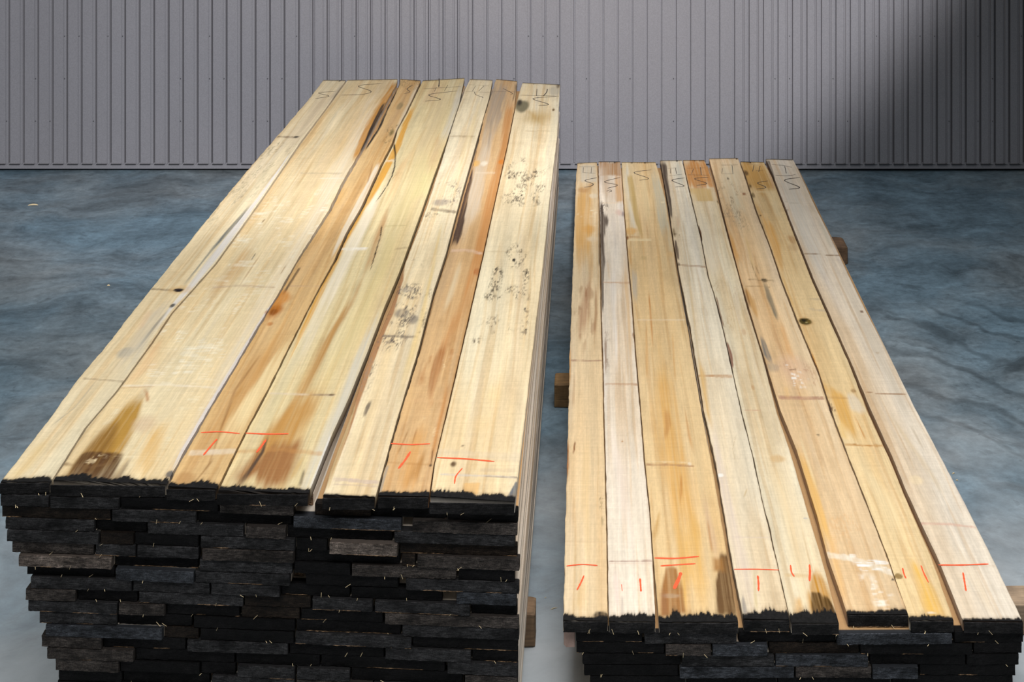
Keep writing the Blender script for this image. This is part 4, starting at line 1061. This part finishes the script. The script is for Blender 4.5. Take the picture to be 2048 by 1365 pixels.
for k, sp in enumerate(TALL):
    top_board(sp, ZT_L, 100 + 17 * k, 'boards on top of the tall stack')
for k, sp in enumerate(LOW):
    top_board(sp, ZT_R, 400 + 17 * k, 'boards on top of the low stack')

# ------------------------------------------------------------------ deeper layers: (left px, right px, tone) of each board end
LAY_L = {
 2: '2-99g 101-239g 243-437k 440-588n 592-627w 630-743b 748-893k 896-1036k',
 3: '5-222b 225-393g 396-584k 587-803s 825-1035n',
 4: '12-190g 193-294k 296-488g 492-572n 575-785k 789-1030g',
 5: '15-198g 201-268b 271-398k 402-590g 594-655k 659-795l 800-1035b',
 6: '25-189n 192-272g 275-398g 405-588n 592-800k 804-831b 835-1039n',
 7: '38-224l 227-397k 400-585g 589-701k 704-913n 917-1030k',
 8: '55-230k 232-388s 391-580g 584-608w 612-797k 812-1038g',
 9: '62-264g 267-420g 423-560g 563-700k 703-885k 888-910w 913-1033s',
 10: '52-152n 155-276k 279-487g 490-622b 625-745g 750-940g 943-1035k',
 11: '57-235g 238-330n 333-480k 484-600b 603-766k 770-1038n',
 12: '80-235g 238-385k 388-590k 594-802k 805-1038g',
 13: '92-325s 330-398b 402-588k 591-823g 826-1036k',
 14: '84-204n 207-372k 375-576g 580-768k 771-942g 945-1036k',
 15: '95-268n 271-470k 473-640k 643-890k 895-1036g',
 16: '112-238n 241-400k 403-472k 475-590g 594-700g 704-925k 930-1036n',
 17: '118-245k 248-420k 424-590g 594-745n 748-925g 929-1036k',
 18: '116-290k 293-455g 459-640k 644-845n 849-1036k',
 19: '122-260g 264-480k 484-660g 664-790k 794-1035g',
 20: '114-310k 314-500g 504-705k 709-880g 884-1036k',
}
LAY_R = {
 2: '1152-1284k 1289-1473g 1477-1670k 1672-1904s 1908-2046k',
 3: '1153-1328k 1331-1422n 1425-1535s 1538-1717b 1720-1944k 1947-2043k',
 4: '1165-1361k 1364-1548g 1551-1736s 1739-1930k 1933-2037k',
 5: '1168-1356k 1359-1588s 1591-1742n 1745-1836s 1839-2030k',
 6: '1180-1370k 1373-1552k 1555-1780k 1784-2025k',
}


def front_l(px):
    t = (px - 0) / 1035.0
    return 2.5215 + (2.466 - 2.5215) * t


def front_r(px):
    return F * (CAM_H - ZT_R) / (1243 - VY)


PUSH = {'k': (0.004, 0.010), 'b': (0.003, 0.008), 'g': (0.0, 0.003), 's': (-0.003, 0.002), 'n': (-0.002, 0.003), 'l': (-0.006, -0.003), 'w': (0.03, 0.045)}


def build_layers(lay, ztop, front, stack, group, length, seed0):
    r = random.Random(seed0)
    for n, row in lay.items():
        items = row.split()
        zb = ztop - n * LAYER
        xprev = -99
        for i, it in enumerate(items):
            a, b = it[:-1].split('-')
            tone = it[-1]
            a, b = float(a), float(b)
            push = r.uniform(*PUSH[tone])
            yl, yr = front(a) + push, front(b) + push + r.uniform(-.002, .002)
            x0, x1 = px_at(a, yl), px_at(b, yr)
            x0 = max(x0, xprev + 0.002)
            xprev = x1
            thick = THK - r.uniform(0, 0.0012)
            seed = seed0 + n * 40 + i
            lab = '%s board, %s layer down in %s stack, %s' % (TONE_WORDS[tone], ORD[n], stack, place_word(i, len(items)))
            stack_board(x0, x1, yl, yr, length + r.uniform(-.03, .02), zb, thick, tone, seed, lab, group, r.choice((0, 0, 1, 2)), n == 2)


build_layers(LAY_L, ZT_L, front_l, 'tall', 'boards inside the tall stack', 3.0, 1000)
build_layers(LAY_R, ZT_R, front_r, 'low', 'boards inside the low stack', 2.87, 3000)


# ------------------------------------------------------------------ bearers, batten and chips
def rough_block(name, x0, x1, y0, y1, z0, z1, col, label, cat, group=None, round_end=0.0, seed=1):
    """sawn timber of square section along x, corners worn, its ends slightly rounded"""
    r = random.Random(seed)
    xs = [x0 + (x1 - x0) * t for t in (0, .004, .012, .03, .06, .25, .5, .75, .94, .97, .988, .996, 1)]
    h, d = z1 - z0, y1 - y0
    v, c = [], []
    for i, x in enumerate(xs):
        e = min(i, len(xs) - 1 - i)
        sh = {0: 0.10, 1: 0.045, 2: 0.015}.get(e, 0.0) * (0.5 + round_end * 3)
        ring = []
        bev = 0.004
        for (uy, uz) in ((bev, 0), (d - bev, 0), (d, bev), (d, h - bev), (d - bev, h), (bev, h), (0, h - bev), (0, bev)):
            yy = y0 + d / 2 + (uy - d / 2) * (1 - sh) + r.uniform(-.0008, .0008)
            zz = z0 + (uz if uz < h / 2 else h - (h - uz) - sh * h * 0.5)
            v.append((x + r.uniform(-.0008, .0008), yy, max(zz, z0)))
            c.append(wc(col) * r.uniform(0.7, 1.15))
    f = []
    for i in range(len(xs) - 1):
        for k in range(8):
            a, b = i * 8 + k, i * 8 + (k + 1) % 8
            f.append((b, a, a + 8, b + 8))
    f.append(tuple(range(8)))
    f.append(tuple((len(xs) - 1) * 8 + k for k in range(7, -1, -1)))
    o0 = ((x0 + x1) / 2, (y0 + y1) / 2, z0)
    o = link_mesh(name, np.array(v) - np.array(o0), f, WOOD_X, loc=o0, cols=np.array(c))
    tag(o, label, cat, group)
    return o


def make_wood_x():
    m, nt, nodes, links, bs = new_mat('weathered_timber')
    at = N(nodes, 'ShaderNodeAttribute', attribute_name='tint')
    co = object_coords(nodes, links)
    g = scaled_noise(nodes, links, co, (5, 160, 160), 4, 0.65)
    p = scaled_noise(nodes, links, co, (18, 18, 18), 3, 0.6)
    f = mul(nodes, links, ramp(nodes, links, g, 0.28, 0.72, 0.6, 1.3), ramp(nodes, links, p, 0.3, 0.7, 0.7, 1.2))
    links.new(vscale(nodes, links, at.outputs['Color'], f), bs.inputs['Base Color'])
    bs.inputs['Roughness'].default_value = 0.8
    bp = N(nodes, 'ShaderNodeBump')
    bp.inputs['Strength'].default_value = 0.4
    bp.inputs['Distance'].default_value = 0.003
    links.new(g, bp.inputs['Height'])
    links.new(bp.outputs['Normal'], bs.inputs['Normal'])
    return m


WOOD_X = make_wood_x()
BR = (150, 112, 74)
ZG = 0.0004
rough_block('timber_bearer', -1.30, -0.150, 2.811, 2.872, 0, BEAR_L - ZG, (140, 112, 84), 'wooden bearer under the tall stack, its end showing beside the near right corner', 'beam', 'bearers under the tall stack', 0.1, 5)
rough_block('timber_bearer', -1.30, -0.190, 3.95, 4.03, 0, BEAR_L - ZG, BR, 'wooden bearer under the middle of the tall stack, hidden between its boards and the floor', 'beam', 'bearers under the tall stack', 0.1, 6)
rough_block('timber_bearer', -1.30, -0.190, 5.05, 5.13, 0, BEAR_L - ZG, BR, 'wooden bearer under the far end of the tall stack', 'beam', 'bearers under the tall stack', 0.1, 7)
rough_block('timber_bearer', -0.135, 1.06, 3.828, 3.902, 0, BEAR_R - ZG, (150, 116, 74), 'brown square bearer end sticking out left of the low stack, halfway along', 'beam', 'bearers under the low stack', 0.0, 8)
rough_block('timber_bearer', -0.03, 1.160, 4.88, 4.98, 0, BEAR_R - ZG, (128, 98, 72), 'worn rounded bearer end sticking out right of the low stack near the wall', 'beam', 'bearers under the low stack', 0.8, 9)
rough_block('timber_bearer', 0.0, 1.20, 2.85, 2.915, 0, BEAR_R - ZG, (170, 146, 120), 'bearer end sticking out right of the low stack at the near end', 'beam', 'bearers under the low stack', 0.0, 10)


def batten():
    yl = front_r(0) + 0.012
    x0, x1 = px_at(1127.5, yl), px_at(1150.5, yl)
    z1, z0 = ZT_R - LAYER - 0.0004, ZT_R - LAYER - 0.047
    r = random.Random(4)
    v, c = [], []
    ys = [yl, yl + 0.003, yl + .4, yl + 1.2, yl + 2.0, yl + 2.8]
    b = 0.006
    for y in ys:
        k = 0.0012 if y == yl else 0
        for (x, z) in ((x0 + b, z0 + k), (x1 - .002, z0 + k), (x1 - k, z0 + .002), (x1 - k, z1 - .002), (x1 - .002, z1 - k), (x0 + .002, z1 - k), (x0 + k, z1 - .003), (x0 + k, z0 + b)):
            v.append((x, y, z))
            c.append(wc((186, 158, 146)) * r.uniform(.8, 1.1))
    f = []
    for i in range(len(ys) - 1):
        for k in range(8):
            a, q = i * 8 + k, i * 8 + (k + 1) % 8
            f.append((a, q, q + 8, a + 8))
    f.append(tuple(range(7, -1, -1)))
    f.append(tuple((len(ys) - 1) * 8 + k for k in range(8)))
    o0 = ((x0 + x1) / 2, yl, z0)
    o = link_mesh('wooden_batten', np.array(v) - np.array(o0), f, WOOD, loc=o0, cols=np.array(c))
    tag(o, 'pinkish unpainted batten end under the leftmost top board of low stack', 'batten')


batten()


def chip(px, py, L, ang, w, label, z=0.0):
    x, y = unproject(px, py, z)
    ca, sa = math.cos(ang), math.sin(ang)
    v, f = [], []
    n = 5
    for i in range(n + 1):
        t = i / n - 0.5
        k = w * (1 - (2 * abs(t)) ** 2 * 0.7)
        bend = 0.06 * L * (1 - 4 * t * t)
        cx, cy = t * L * ca - bend * sa, t * L * sa + bend * ca
        zz = 0.0006 + 0.0015 * (1 - 4 * t * t)
        v += [(cx - sa * k, cy + ca * k, zz), (cx + sa * k, cy - ca * k, zz), (cx, cy, zz + k)]
    for i in range(n):
        a = i * 3
        for p, q in ((0, 1), (1, 2), (2, 0)):
            f.append((a + p, a + q, a + 3 + q, a + 3 + p))
    f += [(2, 1, 0), (3 * n, 3 * n + 1, 3 * n + 2)]
    o = link_mesh('wood_splinter', v, f, STRAW, loc=(x, y, z))
    tag(o, label, 'splinter')


chip(1108, 1219, 0.020, 0.35, 0.0011, 'straw-coloured splinter on the floor between the two stacks at the near end')
chip(1091, 1197, 0.006, 0.2, 0.0007, 'tiny splinter crumb on the floor beside the tall stack, left of the longer splinter')
chip(1907, 948, 0.009, 0.3, 0.0024, 'white wood chip on the floor just right of low stack, upper of two')
chip(1914, 962, 0.007, -0.2, 0.002, 'white wood chip on the floor just right of low stack, lower of two')
chip(66, 411, 0.05, 0.1, 0.005, 'pale wood shaving on the floor far left near the wall')
chip(217, 572, 0.012, 0.1, 0.004, 'white crumb of wood on the floor left of the tall stack')
